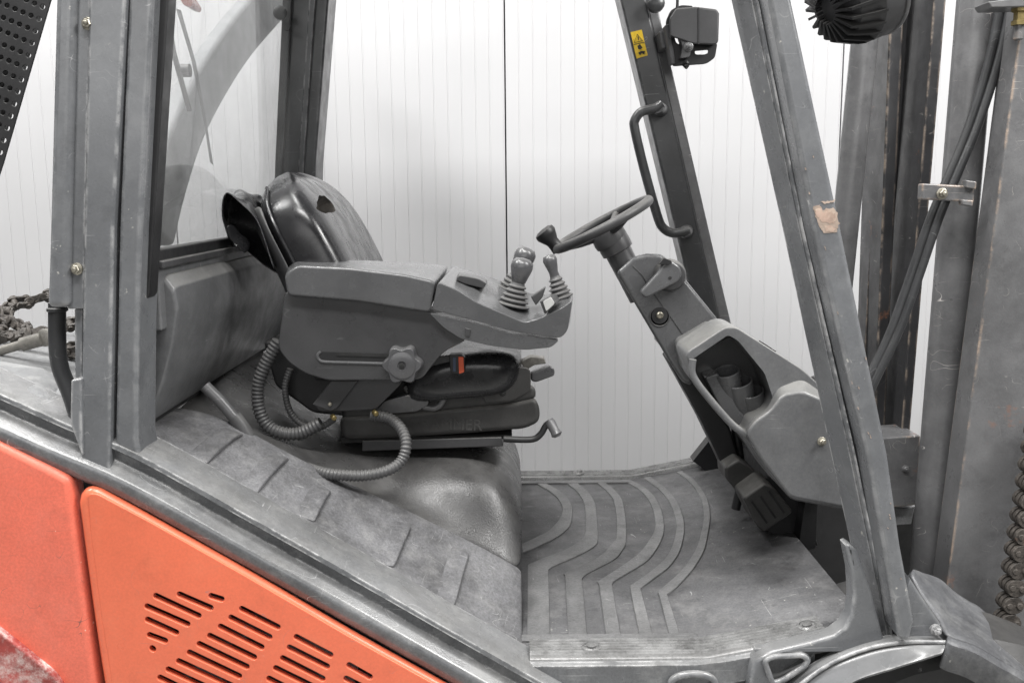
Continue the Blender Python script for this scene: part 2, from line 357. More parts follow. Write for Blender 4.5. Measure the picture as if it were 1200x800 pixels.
# ---- near side sill (rolled profile along a sloping path)
def sweep_xz(path, prof, Ybase):
    """path of world XZ points, profile (d below the path, y)"""
    rings = []
    n = len(path)
    for i, p in enumerate(path):
        d = (path[min(i+1, n-1)]-path[max(i-1, 0)]).normalized(); nrm = Vector((d.z, 0, -d.x))
        if nrm.z > 0: nrm = -nrm
        rings.append([Vector((p.x+nrm.x*a, Ybase+y, p.z+nrm.z*a)) for a, y in prof])
    return MB().loft(rings)
sill_path = smooth(S([(-60, 428), (0, 455), (80, 491), (170, 530), (290, 597), (420, 670), (560, 750), (700, 829)], 0.03), 4)
sprof = [(0.0, 0.115), (-0.002, 0.06), (0.000, 0.038), (0.004, 0.030), (0.011, 0.029), (0.017, 0.038), (0.030, 0.040), (0.036, 0.034), (0.041, 0.018), (0.046, 0.013), (0.052, 0.013), (0.070, 0.020), (0.076, 0.026), (0.078, 0.04), (0.078, 0.115)]
part('side_sill', sweep_xz(sill_path, sprof, -0.01), 'sill', ang=50)
# upper ledge of the sill left of the pillar
# ---- side panels
slots = []
def zs(x, y): return (130+x/3.4286, 660+y/3.4286)
sl = [((180, 130), (352, 210)), ((275, 124), (400, 178)), ((402, 130), (444, 143)), ((145, 172), (307, 243)), ((147, 225), (262, 277)), ((155, 287), (217, 310)), ((165, 340), (169, 344)),
      ((525, 182), (670, 255)), ((482, 217), (637, 295)), ((440, 253), (605, 336)), ((397, 290), (575, 376)), ((355, 323), (545, 414)), ((315, 357), (515, 452)), ((272, 392), (485, 490)), ((230, 425), (455, 528)), ((197, 458), (425, 566)),
      ((180, 500), (395, 604)),
      ((745, 295), (882, 367)), ((717, 337), (868, 413)), ((690, 380), (850, 462)), ((662, 420), (825, 500)), ((635, 462), (800, 545)), ((605, 502), (775, 590)),
      ((957, 408), (1040, 455)), ((945, 462), (1035, 507)), ((925, 510), (1020, 560))]
for a, b in sl: slots.append(capsule(zs(*a), zs(*b), 6.6))
orange = rounded([(103, 578), (113, 578), (177, 612), (290, 676), (410, 746), (530, 813), (600, 855), (600, 920), (152, 920), (131, 798), (118, 715), (106, 620)], 8, 4)
sp0 = plate('side_panel', [orange]+slots, 0.0, 0.012, 0.0015, M['orange'], F, 'orange steel side panel with rows of slanted vent slots')
ep = smooth(S([(157, 928), (134, 800), (121, 715), (109, 625), (104, 588)], 0.0125), 4)+smooth(S([(106, 580), (110, 578), (117, 580)], 0.0125), 3)+smooth(S([(176, 613), (290, 677), (410, 747), (530, 814), (603, 857)], 0.0125), 4)
part('rolled_edge', MB().tube(ep, 0.0124, 16), 'orange', sp0)
red = rounded([(-90, 465), (0, 519), (60, 549), (81, 561), (87, 600), (97, 680), (109, 770), (124, 880), (129, 920), (-90, 920)], 8, 4)
plate('counterweight_side', [red], 0.0, 0.05, 0.012, M['red'], F, 'scuffed red rear counterweight side')
peel = rounded([(-90, 670), (0, 740), (30, 764), (62, 790), (90, 830), (100, 920), (-90, 920)], 8, 4)
plate('worn_lower_corner', [peel], -0.012, 0.014, 0.004, M['peel'], F, 'lower corner with peeling red and white paint')
part('bay_dark_backing', MB().slab([(-90, 505), (60, 575), (300, 700), (620, 880), (620, 1100), (-90, 1100)], 0.12, 0.9), 'dark')  # solid dark block behind the slots, its colour gives the bay's inner shade
part('engine_hose', MB().tube(smooth(S([(180, 820), (260, 745), (330, 735), (400, 800), (430, 850)], 0.09), 6), 0.02), 'hose')
part('engine_bracket', MB().slab([(330, 720), (420, 775), (415, 800), (320, 745)], 0.075, 0.10), 'pale')
part('engine_pipe', MB().tube(smooth(S([(150, 700), (220, 760), (300, 830)], 0.08), 5), 0.012), 'tube')
# chassis below and wheels (out of the picture, carry the truck)
part('chassis', MB().box((-0.25, 0.55, 0.32), (1.5, 0.86, 0.3)), 'dark', bevel=0.02)
for x, r in ((0.72, 0.33), (-0.95, 0.27)):
    for y in (0.12, 0.98):
        w = part('wheel', MB().lathe((x, y-0.09, r), (0, 1, 0), [(r*0.55, 0), (r*0.9, 0), (r, 0.03), (r, 0.15), (r*0.9, 0.18), (r*0.55, 0.18)], 40), 'black')
        part('rim', MB().lathe((x, y-0.07, r), (0, 1, 0), [(0.03, 0.0), (r*0.4, 0.0), (r*0.56, 0.02), (r*0.56, 0.12), (0.03, 0.12)], 32), 'red', w)

# ---- near B pillar
bp_ = part('rear_pillar', MB().slab([(105, -60), (150, -60), (147, 0), (133, 267), (128, 567), (94, 552), (98, 267), (104, 0)], 0.012, 0.09), 'paint', bevel=0.004)
part('pillar_strip', MB().slab([(151, -60), (182, -60), (179, 0), (166, 267), (162, 380), (161, 515), (165, 536), (134, 522), (139, 267), (150, 0)], 0.022, 0.10), 'paint', bp_, bevel=0.007)
part('pillar_strip', MB().slab([(146, -60), (154, -60), (152, 0), (141, 267), (136, 530), (126, 530), (131, 267), (146, 0)], 0.045, 0.09), 'paint', bp_)
part('window_seal', MB().slab([(180, -60), (200, -60), (197, 0), (178, 300), (175, 345), (170, 352), (162, 352), (166, 267), (179, 0)], 0.05, 0.085), 'black', bp_, bevel=0.003)
part('pillar_channel', MB().slab([(62, -60), (90, -60), (87, 0), (81, 267), (80, 361), (54, 361), (57, 267), (64, 0)], 0.005, 0.09), 'paint', bp_, bevel=0.010, seg=4)
part('pillar_recess', MB().slab([(86, -60), (107, -60), (106, 0), (100, 267), (98, 362), (79, 362), (80, 267), (86, 0)], 0.018, 0.08), 'paint', bp_, bevel=0.002)
part('pillar_bracket', MB().slab([(83, 445), (95, 443), (96, 535), (82, 496)], 0.004, 0.05), 'paint', bp_, bevel=0.003)
part('pillar_tail', MB().slab([(87, 362), (97, 362), (96, 445), (88, 446)], 0.03, 0.05), 'paint', bp_, bevel=0.002)
def bolt(px, py, Y, r=0.009, mat='bolt', parent=None, ax=(0, -1, 0), washer=True):
    c = P(px, py, Y); a = Vector(ax).normalized()
    mb = MB()
    if washer: mb.lathe(c, a, [(r*1.1, -0.004), (r*1.1, 0.001), (r*0.9, 0.002)], 20)
    mb.lathe(c+a*0.002, a, [(r*0.8, 0), (r*0.8, r*0.55), (r*0.65, r*0.7)], 6)
    mb.lathe(c+a*(0.002+r*0.7), a, [(r*0.4, 0), (r*0.4, r*0.3), (r*0.25, r*0.4)], 12)
    return part('bolt', mb, mat, parent)
bolt(103, 28, 0.016, 0.008, parent=bp_); bolt(90, 315, 0.016, 0.008, parent=bp_)
part('drain_hose', MB().tube(smooth(S([(67, 355), (67, 385), (68, 415), (72, 435), (82, 460), (92, 490)], 0.045), 6), 0.0125, 16), 'hose', bp_)
part('hose_collar', MB().lathe(P(67, 361, 0.045), (0, 0, -1), [(0.012, -0.002), (0.015, 0.0), (0.015, 0.004), (0.012, 0.006)], 20), 'hose', bp_)

# ---- rear deck, hood behind the seat
part('rear_deck', MB().slab2([(-120, 425), (100, 470), (100, 560), (-120, 540)], 0.10, [(-120, 372), (40, 380), (140, 395), (140, 520), (-120, 500)][:4] and [(-120, 372), (150, 384), (150, 500), (-120, 500)], 0.85), 'pale', bevel=0.012)
part('deck_bulge', MB().slab2([(-120, 445), (-20, 448), (45, 462), (88, 492), (95, 545), (-120, 500)], 0.05, [(-120, 415), (-10, 418), (50, 428), (85, 450), (95, 545), (-120, 500)], 0.22), 'pale', bevel=0.02, seg=5)
# box cover behind the seat
hb_prof = [(168, 336), (180, 322), (196, 322), (207, 336), (211, 360), (206, 400), (194, 448), (181, 482), (172, 497), (160, 500), (150, 400)]
a = S(hb_prof, 0.13)
dirv = Vector((0.0, 1, 0.0))
r0 = [p+Vector((0, 0.0, 0)) for p in a]
def ringoff(k, dy): 
    c = sum(a, Vector())/len(a); return [c+(p-c)*k+dirv*dy for p in a]
hb = part('rear_cover', MB().loft([ringoff(0.9, -0.008), ringoff(0.97, -0.004), ringoff(1.0, 0.01), ringoff(1.0, 0.30)]), 'console', bevel=0.006, ang=25)
hb['label'] = 'dusty grey moulded cover behind the seat'
part('rear_cover_section', MB().loft([ringoff(0.965, 0.296), ringoff(0.985, 0.31), ringoff(0.985, 0.86)]), 'console', hb, bevel=0.004, ang=25)
part('rear_cover_bottom', MB().slab([(150, 470), (178, 478), (172, 500), (150, 515)], 0.15, 0.95), 'dark', hb)
# ---- engine cover mat (sloping)
rows = [
 (0.095, [(148, 520), (235, 566), (330, 620), (425, 673), (510, 722), (575, 758), (612, 776)]),
 (0.115, [(150, 512), (238, 560), (333, 613), (428, 666), (512, 712), (577, 748), (613, 768)]),
 (0.20, [(170, 495), (250, 525), (340, 577), (430, 630), (512, 675), (577, 710), (613, 725)]),
 (0.30, [(190, 478), (248, 482), (320, 524), (405, 566), (480, 600), (560, 636), (613, 668)]),
 (0.312, [(192, 480), (250, 486), (322, 528), (407, 570), (482, 605), (561, 641), (613, 672)])]
prows = [
 (0.295, [(200, 486), (262, 500), (330, 536), (408, 574), (480, 608), (557, 642), (612, 674)]),
 (0.33, [(205, 482), (270, 500), (340, 535), (415, 572), (480, 594), (560, 608), (613, 650)]),
 (0.37, [(215, 470), (285, 500), (355, 531), (425, 552), (495, 552), (578, 556), (613, 615)]),
 (0.43, [(230, 458), (292, 494), (362, 524), (433, 537), (503, 535), (588, 538), (612.5, 592)]),
 (0.52, [(250, 440), (310, 478), (378, 510), (447, 521), (515, 522), (592, 523), (612, 575)]),
 (0.70, [(270, 420), (320, 455), (390, 492), (450, 505), (520, 508), (592, 510), (611, 556)]),
 (0.98, [(300, 400), (340, 435), (400, 470), (460, 482), (525, 485), (590, 488), (609, 530)])]
G = [S(p, y) for y, p in rows]
hood = part('engine_cover_mat', MB().grid(G), 'hood', sub=3, solid=0.012, label='dusty grey rubber cover sloping down from seat to floor')
plinth = part('seat_plinth', MB().grid([S(p, y) for y, p in prows]), 'plinth', sub=3, solid=0.010, label='rubber covered hump carrying the seat, darkened for armrest shade')
# embossed ribs across the slope
bpy.context.view_layer.update()
_he = hood.evaluated_get(bpy.context.evaluated_depsgraph_get()); _hi = hood.matrix_world.inverted()
def on_hood(px, py):
    ok, loc, nrm, _ = _he.ray_cast(_hi @ CAM, (_hi.to_3x3() @ ray(px, py)).normalized())
    return (hood.matrix_world @ loc, (hood.matrix_world.to_3x3() @ nrm).normalized()) if ok else None
def z8(x, y): return (160+x/2.285, 420+y/2.285)
for pts in ([(552, 322), (520, 356), (497, 392), (474, 440)], [(765, 405), (735, 450), (712, 500), (686, 562)], [(905, 470), (890, 520), (868, 590), (848, 668)], [(285, 205), (255, 224), (222, 252), (186, 284)], [(408, 268), (375, 300), (348, 330), (318, 366)]):
    hs = [on_hood(*z8(*p)) for p in pts]
    hs = [h for h in hs if h is not None]
    if len(hs) < 2: continue
    c = smooth([h[0] for h in hs], 5); up = hs[0][1]
    if up.z < 0: up = -up
    w = Vector((-0.036, 0, 0.014)); w = w-up*w.dot(up); n_ = len(c); rings = []
    for i_, p in enumerate(c):
        k = min(1, 0.25+4*min(i_, n_-1-i_)/n_); e = 0.0095*k
        rings.append([p+w*1.15-up*0.004, p+w*0.75+up*e*0.35, p+w*0.35+up*e*0.75, p+w*0.06+up*e, p-w*0.02+up*e*0.9, p-w*0.08-up*0.004])
    part('embossed_rib', MB().loft(rings), 'hood', hood, sub=2)
# edge strip of the mat at the floor

# ---- floor of the cab
ZF = P(640, 752, 0.13).z
XB = 0.31; SLO = math.tan(R(11))
def fz(x): return ZF+max(0, x-XB)*SLO
def FP(px, py, dz=0.0):
    """pixel onto the cab floor (flat, then rising to the front)"""
    q = PZ(px, py, ZF+dz)
    if q.x <= XB: return q
    n = Vector((-SLO, 0, 1)); o_ = Vector((XB, 0, ZF+dz)); d = ray(px, py)
    return CAM+d*((o_-CAM).dot(n)/d.dot(n))
xs_ = [-0.02, 0.1, 0.2, 0.28, 0.31, 0.34, 0.45, 0.575]; YN, YF = 0.115, 1.03
rows = [[Vector((x, y, fz(x)-0.003)) for x in xs_] for y in (0.06, 0.3, 0.6, 0.9, 1.08)]
fm = part('floor_mat', MB().grid(rows), 'mat', solid=0.006, label='grey rubber floor mat with raised chevron ribs')
# raised ribs, nested
ym = 0.575
def z1(x, y): return (600+x/5, 540+y/5)
def z2(x, y): return (600+x/5, 660+y/5)
ribs = [ # left line, right line (near half), pixel positions
 ([z2(90, 440), z2(92, 10), z1(95, 612), z1(180, 575), z1(300, 530), z1(385, 480), z1(425, 440)], [z2(222, 440), z2(213, 100), z1(212, 650), z1(235, 625), z1(350, 575), z1(450, 525), z1(500, 480)]),
 ([z2(332, 440), z2(310, 62), z1(310, 662), z1(420, 615), z1(530, 550), z1(585, 490), z1(610, 460)], [z2(440, 440), z2(410, 100), z1(412, 690), z1(450, 660), z1(600, 580), z1(650, 520), z1(668, 480)]),
 ([z2(552, 440), z2(507, 115), z1(508, 708), z1(620, 635), z1(745, 545), z1(810, 460), z1(838, 400)], [z2(640, 440), z2(585, 125), z1(590, 715), z1(655, 675), z1(790, 590), z1(860, 500), z1(890, 420)]),
 ([z2(748, 440), z2(690, 145), z1(690, 738), z1(790, 670), z1(880, 595), z1(930, 525), z1(955, 450)], [z2(828, 440), z2(755, 160), z1(757, 750), z1(830, 695), z1(925, 620), z1(980, 540), z1(1005, 450)]),
 ([z2(925, 440), z2(857, 175), z1(858, 770), z1(930, 705), z1(1010, 625), z1(1080, 520), z1(1115, 400)], [z2(985, 430), z2(908, 185), z1(915, 785), z1(975, 735), z1(1060, 640), z1(1125, 530), z1(1150, 420)])]
ribs.insert(0, ([z1(58, 492), z1(100, 472), z1(150, 448), z1(205, 420), z1(250, 380), z1(280, 342)], [z1(62, 540), z1(120, 520), z1(180, 492), z1(255, 455), z1(310, 415), z1(345, 370)]))
farL = [[z1(295, 300), z1(290, 262), z1(265, 220), z1(220, 180), z1(150, 140)], [z1(432, 380), z1(430, 320), z1(420, 245), z1(380, 180), z1(305, 122)],
        [z1(614, 380), z1(606, 290), z1(590, 225), z1(550, 175), z1(485, 122)],
        [z1(836, 340), z1(818, 270), z1(780, 205), z1(730, 160), z1(650, 115)],
        [z1(962, 380), z1(945, 300), z1(905, 220), z1(850, 160), z1(770, 103)],
        [z1(1125, 330), z1(1115, 250), z1(1080, 175), z1(1030, 115), z1(965, 70)]]
wid = [60, 70, 55, 50, 48, 36]
for kk, (La, Lb) in enumerate(ribs):
    A = [FP(*p) for p in La]+[FP(*p) for p in farL[kk]]; B = [FP(*p) for p in Lb]+[FP(p[0]+wid[kk]/5*(1-0.05*k), p[1]-0.3*k) for k, p in enumerate(farL[kk])]
    for lst in (A, B):
        lst[-1].y = min(lst[-1].y, 1.02); lst[-1].x = min(lst[-1].x, 0.52)
    def resamp(l, n=60):
        l = [l[0]]+smooth(l[1:-1], 5)+[l[-1]]
        L_ = [0.0]
        for a_, b_ in zip(l, l[1:]): L_.append(L_[-1]+(b_.xy-a_.xy).length)
        out = []; i = 0
        for k in range(n+1):
            s_ = L_[-1]*k/n
            while i < len(L_)-2 and L_[i+1] < s_: i += 1
            out.append(l[i].lerp(l[i+1], (s_-L_[i])/max(1e-9, L_[i+1]-L_[i])))
        return out
    A = resamp(A); B = resamp(B)
    rings = []
    for p, q in zip(A, B):
        d = (q-p)*0.04
        e = 0.0035
        pts = [Vector((p.x, p.y, fz(p.x)-0.001)), Vector((p.x, p.y, fz(p.x)+e-0.001)), Vector((p.x+d.x, p.y+d.y, fz(p.x)+e)), Vector((q.x-d.x, q.y-d.y, fz(q.x)+e)), Vector((q.x, q.y, fz(q.x)+e-0.001)), Vector((q.x, q.y, fz(q.x)-0.001))]
        rings.append(pts)
    part('raised_rib', MB().loft(rings), 'rib', fm, ang=40)
# border bars of the mat
for ya in (0.128, 2*ym-0.128-0.03):
    part('mat_edge', MB().loft([[Vector((x, ya, fz(x)-0.001)), Vector((x, ya, fz(x)+0.0046)), Vector((x, ya+0.022, fz(x)+0.0046)), Vector((x, ya+0.022, fz(x)-0.001))] for x in (0.012, 0.1, 0.2, 0.308)]), 'rib', fm, bevel=0.001)
# tread strips
def tread(y0, y1, x0, x1, near):
    n = 5; pr = []
    w = (y1-y0)
    ys = [(y0, -0.02), (y0, 0.006), (y0+0.004*1, 0.010)]
    g0 = y0+w*0.22; g1 = y1-w*0.12
    for k in range(n):
        a_ = g0+(g1-g0)*k/n; b_ = g0+(g1-g0)*(k+1)/n; m_ = (a_+b_)/2; h = (b_-a_)
        ys += [(a_+h*0.1, 0.009), (a_+h*0.3, 0.0125), (a_+h*0.7, 0.0125), (a_+h*0.9, 0.009)]
    ys += [(y1-0.002, 0.009), (y1, 0.004), (y1, -0.02)]
    X = [x0, XB-0.05, XB-0.02, XB, XB+0.02, XB+0.05, x1]
    rings = [[Vector((x, y, fz(x)+z)) for y, z in ys] for x in X]
    return MB().loft(rings)
tn = part('step_tread', tread(0.055, 0.126, 0.024, 0.500, True), 'tread', ang=50, label='worn ribbed metal tread strip at the near step')
tf = part('step_tread', tread(1.025, 1.085, 0.018, 0.62, False), 'tread', ang=50)
# step riser under near tread
part('step_riser', MB().loft([[Vector((x, 0.050, fz(x)+0.0065)), Vector((x, 0.044, fz(x)+0.002)), Vector((x+d_, 0.044, fz(x)-0.036)), Vector((x+d_, 0.075, fz(x)-0.04)), Vector((x, 0.075, fz(x)+0.003))] for x, d_ in ((0.022, 0.03), (0.16, 0.0), (XB-0.02, 0), (XB+0.03, 0), (0.44, 0), (0.49, -0.03))]), 'sill', tn, ang=40)
part('frame_plate', MB().box((0.25, 0.10, ZF-0.16), (0.72, 0.04, 0.24)), 'sill', bevel=0.003)
for c, y in ((0.125, 0.09), (0.478, 0.092)):
    q = Vector((c, y, fz(c)+0.010))
    part('tread_bolt', MB().lathe(q, (-SLO if c > XB else 0, 0, 1), [(0.016, 0), (0.016, 0.002), (0.013, 0.004), (0.012, 0.001), (0.008, 0.001), (0.008, 0.005), (0.004, 0.006)], 20), 'tread', tn)
part('tread_bolt', MB().lathe(Vector((0.175, 1.055, ZF+0.011)), (0, 0, 1), [(0.018, 0), (0.016, 0.003), (0.01, 0.004), (0.008, 0.008), (0.004, 0.009)], 20), 'tread', tf)
# tie-down ring under the step
c = P(812, 800, 0.04)
part('step_ring', MB().tube([c+Vector((math.cos(t)*0.035, 0, math.sin(t)*0.016)) for t in [2*math.pi*k/32 for k in range(32)]], 0.006, 10, loop=True), 'paint')

# ---- near A pillar with cast base
lft = [(849, -50), (861, 0), (921, 267), (978, 533), (1026, 756)]; rgt = [(878, -50), (889, 0), (942, 267), (1003, 533), (1049, 756)]
rings = []
for (a_, b_) in zip(lft, rgt):
    p = P(a_[0], a_[1], 0.085); q = P(b_[0], b_[1], 0.030); dv = Vector((0, 0.012, 0)); nn = (q-p)
    rings.append([p+Vector((-0.002, 0.012, 0)), p, p+nn*0.06+Vector((0.0, -0.003, 0)), p+nn*0.50+Vector((0, -0.004, 0)), p+nn*0.56+Vector((0, -0.009, 0)), p+nn*0.66+Vector((0, -0.009, 0)), p+nn*0.72+Vector((0, -0.003, 0)), q, q+dv, q+Vector((0, 0.055, 0))])
apl = part('front_pillar', MB().loft(rings), 'paint', bevel=0.002, seg=2)
part('groove_shade', MB().slab([(876, -50), (893, -50), (905, 0), (958, 267), (1022, 533), (1062, 756), (1046, 756), (1001, 533), (940, 267), (887, 0)], 0.050, 0.075), 'mastdark', apl)  # dark strip, its colour stands for shade between flange and tube
part('pillar_tube', MB().slab([(889, -50), (917, -50), (928, 0), (986, 267), (1041, 533), (1056, 640), (1073, 728), (1066, 752), (1054, 750), (1016, 533), (953, 267), (901, 0)], -0.012, 0.065), 'paint', apl, bevel=0.009, seg=4)
def jag(pts, amp, seed):
    rn = random.Random(seed); out = []
    for i, p in enumerate(pts):
        q = pts[(i+1) % len(pts)]
        for k in range(5):
            t = k/5; out.append((p[0]+(q[0]-p[0])*t+rn.uniform(-amp, amp), p[1]+(q[1]-p[1])*t+rn.uniform(-amp, amp)))
    return out
for k, (pts, am) in enumerate((([(952, 243), (960, 240), (964, 246), (974, 243), (980, 247), (984, 262), (980, 272), (966, 274), (960, 266), (956, 256)], 1.3), ([(962, 236), (972, 236), (979, 234), (978, 237), (966, 239)], 0.6))):
    part('paint_chip', MB().slab(jag(pts, am, k), -0.0125, -0.0115), 'primer', apl)
part('paint_chip', MB().slab(jag([(955, 246), (961, 244), (965, 249), (975, 247), (980, 254), (978, 262), (966, 261), (959, 256)], 1.2, 9), -0.0128, -0.0120), 'worn', apl)
part('paint_chip', MB().slab(jag([(966, 265), (974, 264), (980, 268), (975, 272), (968, 271)], 0.8, 12), -0.0128, -0.0120), 'worn', apl)
rn = random.Random(3)
for k in range(16):
    t = rn.random(); y = 20+t*680; x = 903+(y/267.0)*52 if y < 267 else 955+(y-267)*0.236
    x += rn.uniform(0, 8) if k % 3 else rn.uniform(0, 26); w_ = rn.uniform(0.5, 1.3); h_ = rn.uniform(1, 5)
    part('paint_chip', MB().slab(jag([(x, y), (x+w_, y+h_*0.3), (x+w_+h_*0.22, y+h_), (x+h_*0.2, y+h_*0.9)], 0.3, k+20), -0.0125, -0.0117), 'primer', apl)
# cast base
tri = rounded([(896, 774), (905, 769), (940, 767), (947, 772), (942, 780), (916, 797), (905, 800)], 5)
base_out = [(992, 640), (996, 638), (1005, 644), (1022, 690), (1036, 748), (1050, 752), (1058, 735), (1060, 690), (1067, 677), (1081, 699), (1101, 728), (1111, 747), (1108, 756), (1099, 764), (1078, 766), (1045, 777), (1000, 795), (960, 822), (940, 850), (880, 850), (878, 800), (884, 775), (905, 763), (950, 752), (978, 744), (990, 735), (997, 722), (1000, 700), (998, 670)]
cb = plate('cast_base', [base_out, tri[::-1]], 0.022, 0.035, 0.006, M['paint'], F, 'grey cast bracket at the foot of the front pillar')
part('recess_floor', MB().slab([(885, 760), (955, 755), (955, 790), (900, 815), (885, 810)], 0.045, 0.06), 'paint', cb)
part('recess_rim', MB().tube(S(tri, 0.011), 0.0045, 10, loop=True), 'paint', cb)
arch = smooth(S([(905, 835), (938, 802), (975, 776), (1018, 759), (1060, 752), (1108, 752)], 0.0), 6)
part('arch_rib', MB().tube(arch, 0.0035, 10), 'paint', cb)
arch2 = smooth(S([(958, 850), (975, 822), (1002, 799), (1050, 783), (1085, 772), (1104, 766)], -0.016), 6)
arch1 = smooth(S([(905, 840), (938, 804), (975, 778), (1018, 761), (1060, 753), (1108, 752)], 0.002), 6)
rings = [[p, p+Vector((0, 0.03, 0)), q+Vector((0, 0.04, 0)), q+Vector((0, 0.002, -0.002)), q+Vector((0, -0.001, 0.003)), (p*0.25+q*0.75)+Vector((0, -0.001, 0)), (p*0.75+q*0.25)+Vector((0, -0.003, 0))] for p, q in zip(arch1, arch2)]
part('arch_band', MB().loft(rings), 'paint', cb, ang=60)
bolt(1097, 738, 0.008, 0.008, 'sill', cb)
bolt(1077, 783, -0.004, 0.004, 'dark', cb, washer=False)
part('wheel_arch', MB().slab([(930, 825), (1000, 782), (1080, 758), (1130, 752), (1230, 790), (1230, 900), (930, 900)], 0.07, 0.35), 'black')
# fender
fn = [P(1066, 676, 0.10), P(1080, 700, 0.07), P(1100, 728, 0.03), P(1110, 746, 0.0), P(1140, 757, 0.0), P(1168, 773, 0.0), P(1204, 794, 0.0), P(1250, 832, 0.0)]
ff = [P(1069, 670, 0.13), P(1086, 671, 0.18), P(1103, 676, 0.22), P(1118, 689, 0.24), P(1135, 701, 0.25), P(1154, 714, 0.25), P(1204, 772, 0.25), P(1260, 832, 0.25)]
fn = smooth(fn, 4); ff = smooth(ff, 4)
mid = [p.lerp(q, 0.5)+Vector((0.002, 0, 0.010)) for p, q in zip(fn, ff)]
fd = [q+Vector((0.0, 0.03, -0.03)) for q in ff]
fen = part('front_fender', MB().grid([fn, [p.lerp(q, 0.12)+Vector((0, 0, 0.004)) for p, q in zip(fn, ff)], mid, ff, fd]), 'fender', solid=0.008, sub=1, label='scuffed grey front fender over the wheel')
f2 = fn[12:]
part('fender_lip', MB().grid([f2, [p+Vector((-0.004, -0.006, -0.006)) for p in f2], [p+Vector((-0.012, -0.006, -0.045-0.004*i/len(f2))) for i, p in enumerate(f2)]]), 'fender', fen, solid=0.008)
# ---- rear window, far B pillar
XR = P(185, 150, 0.14).x-0.01
def RW(py, y, dz=0): 
    p = P(190, py, 0.14); return Vector((XR, y, p.z+dz))
zb0 = P(180, 292, 0.14).z
gl = part('rear_window', MB().loft([[Vector((XR+0.0, 0.10, zb0)), Vector((XR, 1.06, zb0-0.005)), Vector((XR+0.055, 1.06, zb0+0.75)), Vector((XR+0.055, 0.10, zb0+0.75))], [Vector((XR-0.005, 0.10, zb0)), Vector((XR-0.005, 1.06, zb0-0.005)), Vector((XR+0.05, 1.06, zb0+0.75)), Vector((XR+0.05, 0.10, zb0+0.75))]]), 'glass')
part('window_frame', MB().box((XR, 0.58, zb0-0.012), (0.02, 0.96, 0.028)), 'black', gl, bevel=0.004)
part('window_ledge', MB().box((XR-0.03, 0.58, zb0-0.075), (0.08, 0.96, 0.10)), 'console', gl, bevel=0.004)
part('window_frame', MB().box((XR+0.012, 0.58, zb0-0.022), (0.014, 0.96, 0.012)), 'plastic_dk', gl, bevel=0.003)
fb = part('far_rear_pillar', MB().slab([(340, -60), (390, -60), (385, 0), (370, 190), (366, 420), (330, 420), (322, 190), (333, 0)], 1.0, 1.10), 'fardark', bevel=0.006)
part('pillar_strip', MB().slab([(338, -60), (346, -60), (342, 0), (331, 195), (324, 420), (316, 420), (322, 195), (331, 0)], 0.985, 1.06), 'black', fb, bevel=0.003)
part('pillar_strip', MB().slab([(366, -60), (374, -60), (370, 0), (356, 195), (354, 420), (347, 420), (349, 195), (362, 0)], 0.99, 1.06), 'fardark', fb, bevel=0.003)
part('window_latch', MB().lathe(P(328, 16, 0.95), (0.3, -1, 0), [(0.004, -0.03), (0.006, 0), (0.016, 0.002), (0.016, 0.012), (0.01, 0.016)], 20), 'black', gl)
part('latch_cord', MB().tube(smooth(S([(330, 20), (332, 30), (337, 36), (341, 30)], 0.95), 5), 0.0018, 6), 'black', gl)
# wiper outside the glass
def back(px, py, X):    # pixel onto the plane X = const
    d = ray(px, py); t = (X-CAM.x)/d.x; return CAM+d*t
XWp = XR-0.02
wp = part('wiper', MB().loft([[back(206, 10, XWp), back(212, 12, XWp), back(212, 12, XWp-0.012), back(206, 10, XWp-0.012)], [back(224, 70, XWp), back(230, 75, XWp), back(230, 75, XWp-0.012), back(224, 70, XWp-0.012)], [back(240, 150, XWp), back(244, 155, XWp), back(244, 155, XWp-0.012), back(240, 150, XWp-0.012)], [back(246, 190, XWp), back(250, 194, XWp), back(250, 194, XWp-0.012), back(246, 190, XWp-0.012)]]), 'plastic_dk', bevel=0.001)
part('wiper_arm', MB().tube([back(197, 20, XWp-0.02), back(203, 60, XWp-0.02), back(211, 90, XWp-0.02), back(222, 130, XWp-0.015)], 0.005, 8), 'plastic_dk', wp)
part('wiper_joint', MB().lathe(back(210, 83, XWp-0.03), (1, 0, 0), [(0.012, 0), (0.012, 0.02), (0.006, 0.022)], 14), 'plastic_dk', wp)
# bow behind the window
XBo = XR-0.10
bow_o = [(176, 260), (190, 190), (215, 120), (248, 60), (285, 10), (330, -40)]
bow_i = [(205, 290), (219, 230), (240, 165), (268, 110), (300, 62), (345, 10)]
ro = smooth([back(x, y, XBo) for x, y in bow_o], 5); ri = smooth([back(x, y, XBo) for x, y in bow_i], 5)
part('rear_bow', MB().loft([[p, q, q+Vector((-0.04, 0, 0)), p+Vector((-0.04, 0, 0))] for p, q in zip(ro, ri)]), 'bow', bevel=0.012)
# small red lamp foot at the top
part('tail_lamp', MB().slab(rounded([(204, -14), (214, -14), (226, 4), (224, 9), (215, 7)], 4), 0.35, 0.40), 'redlens', bevel=0.003)
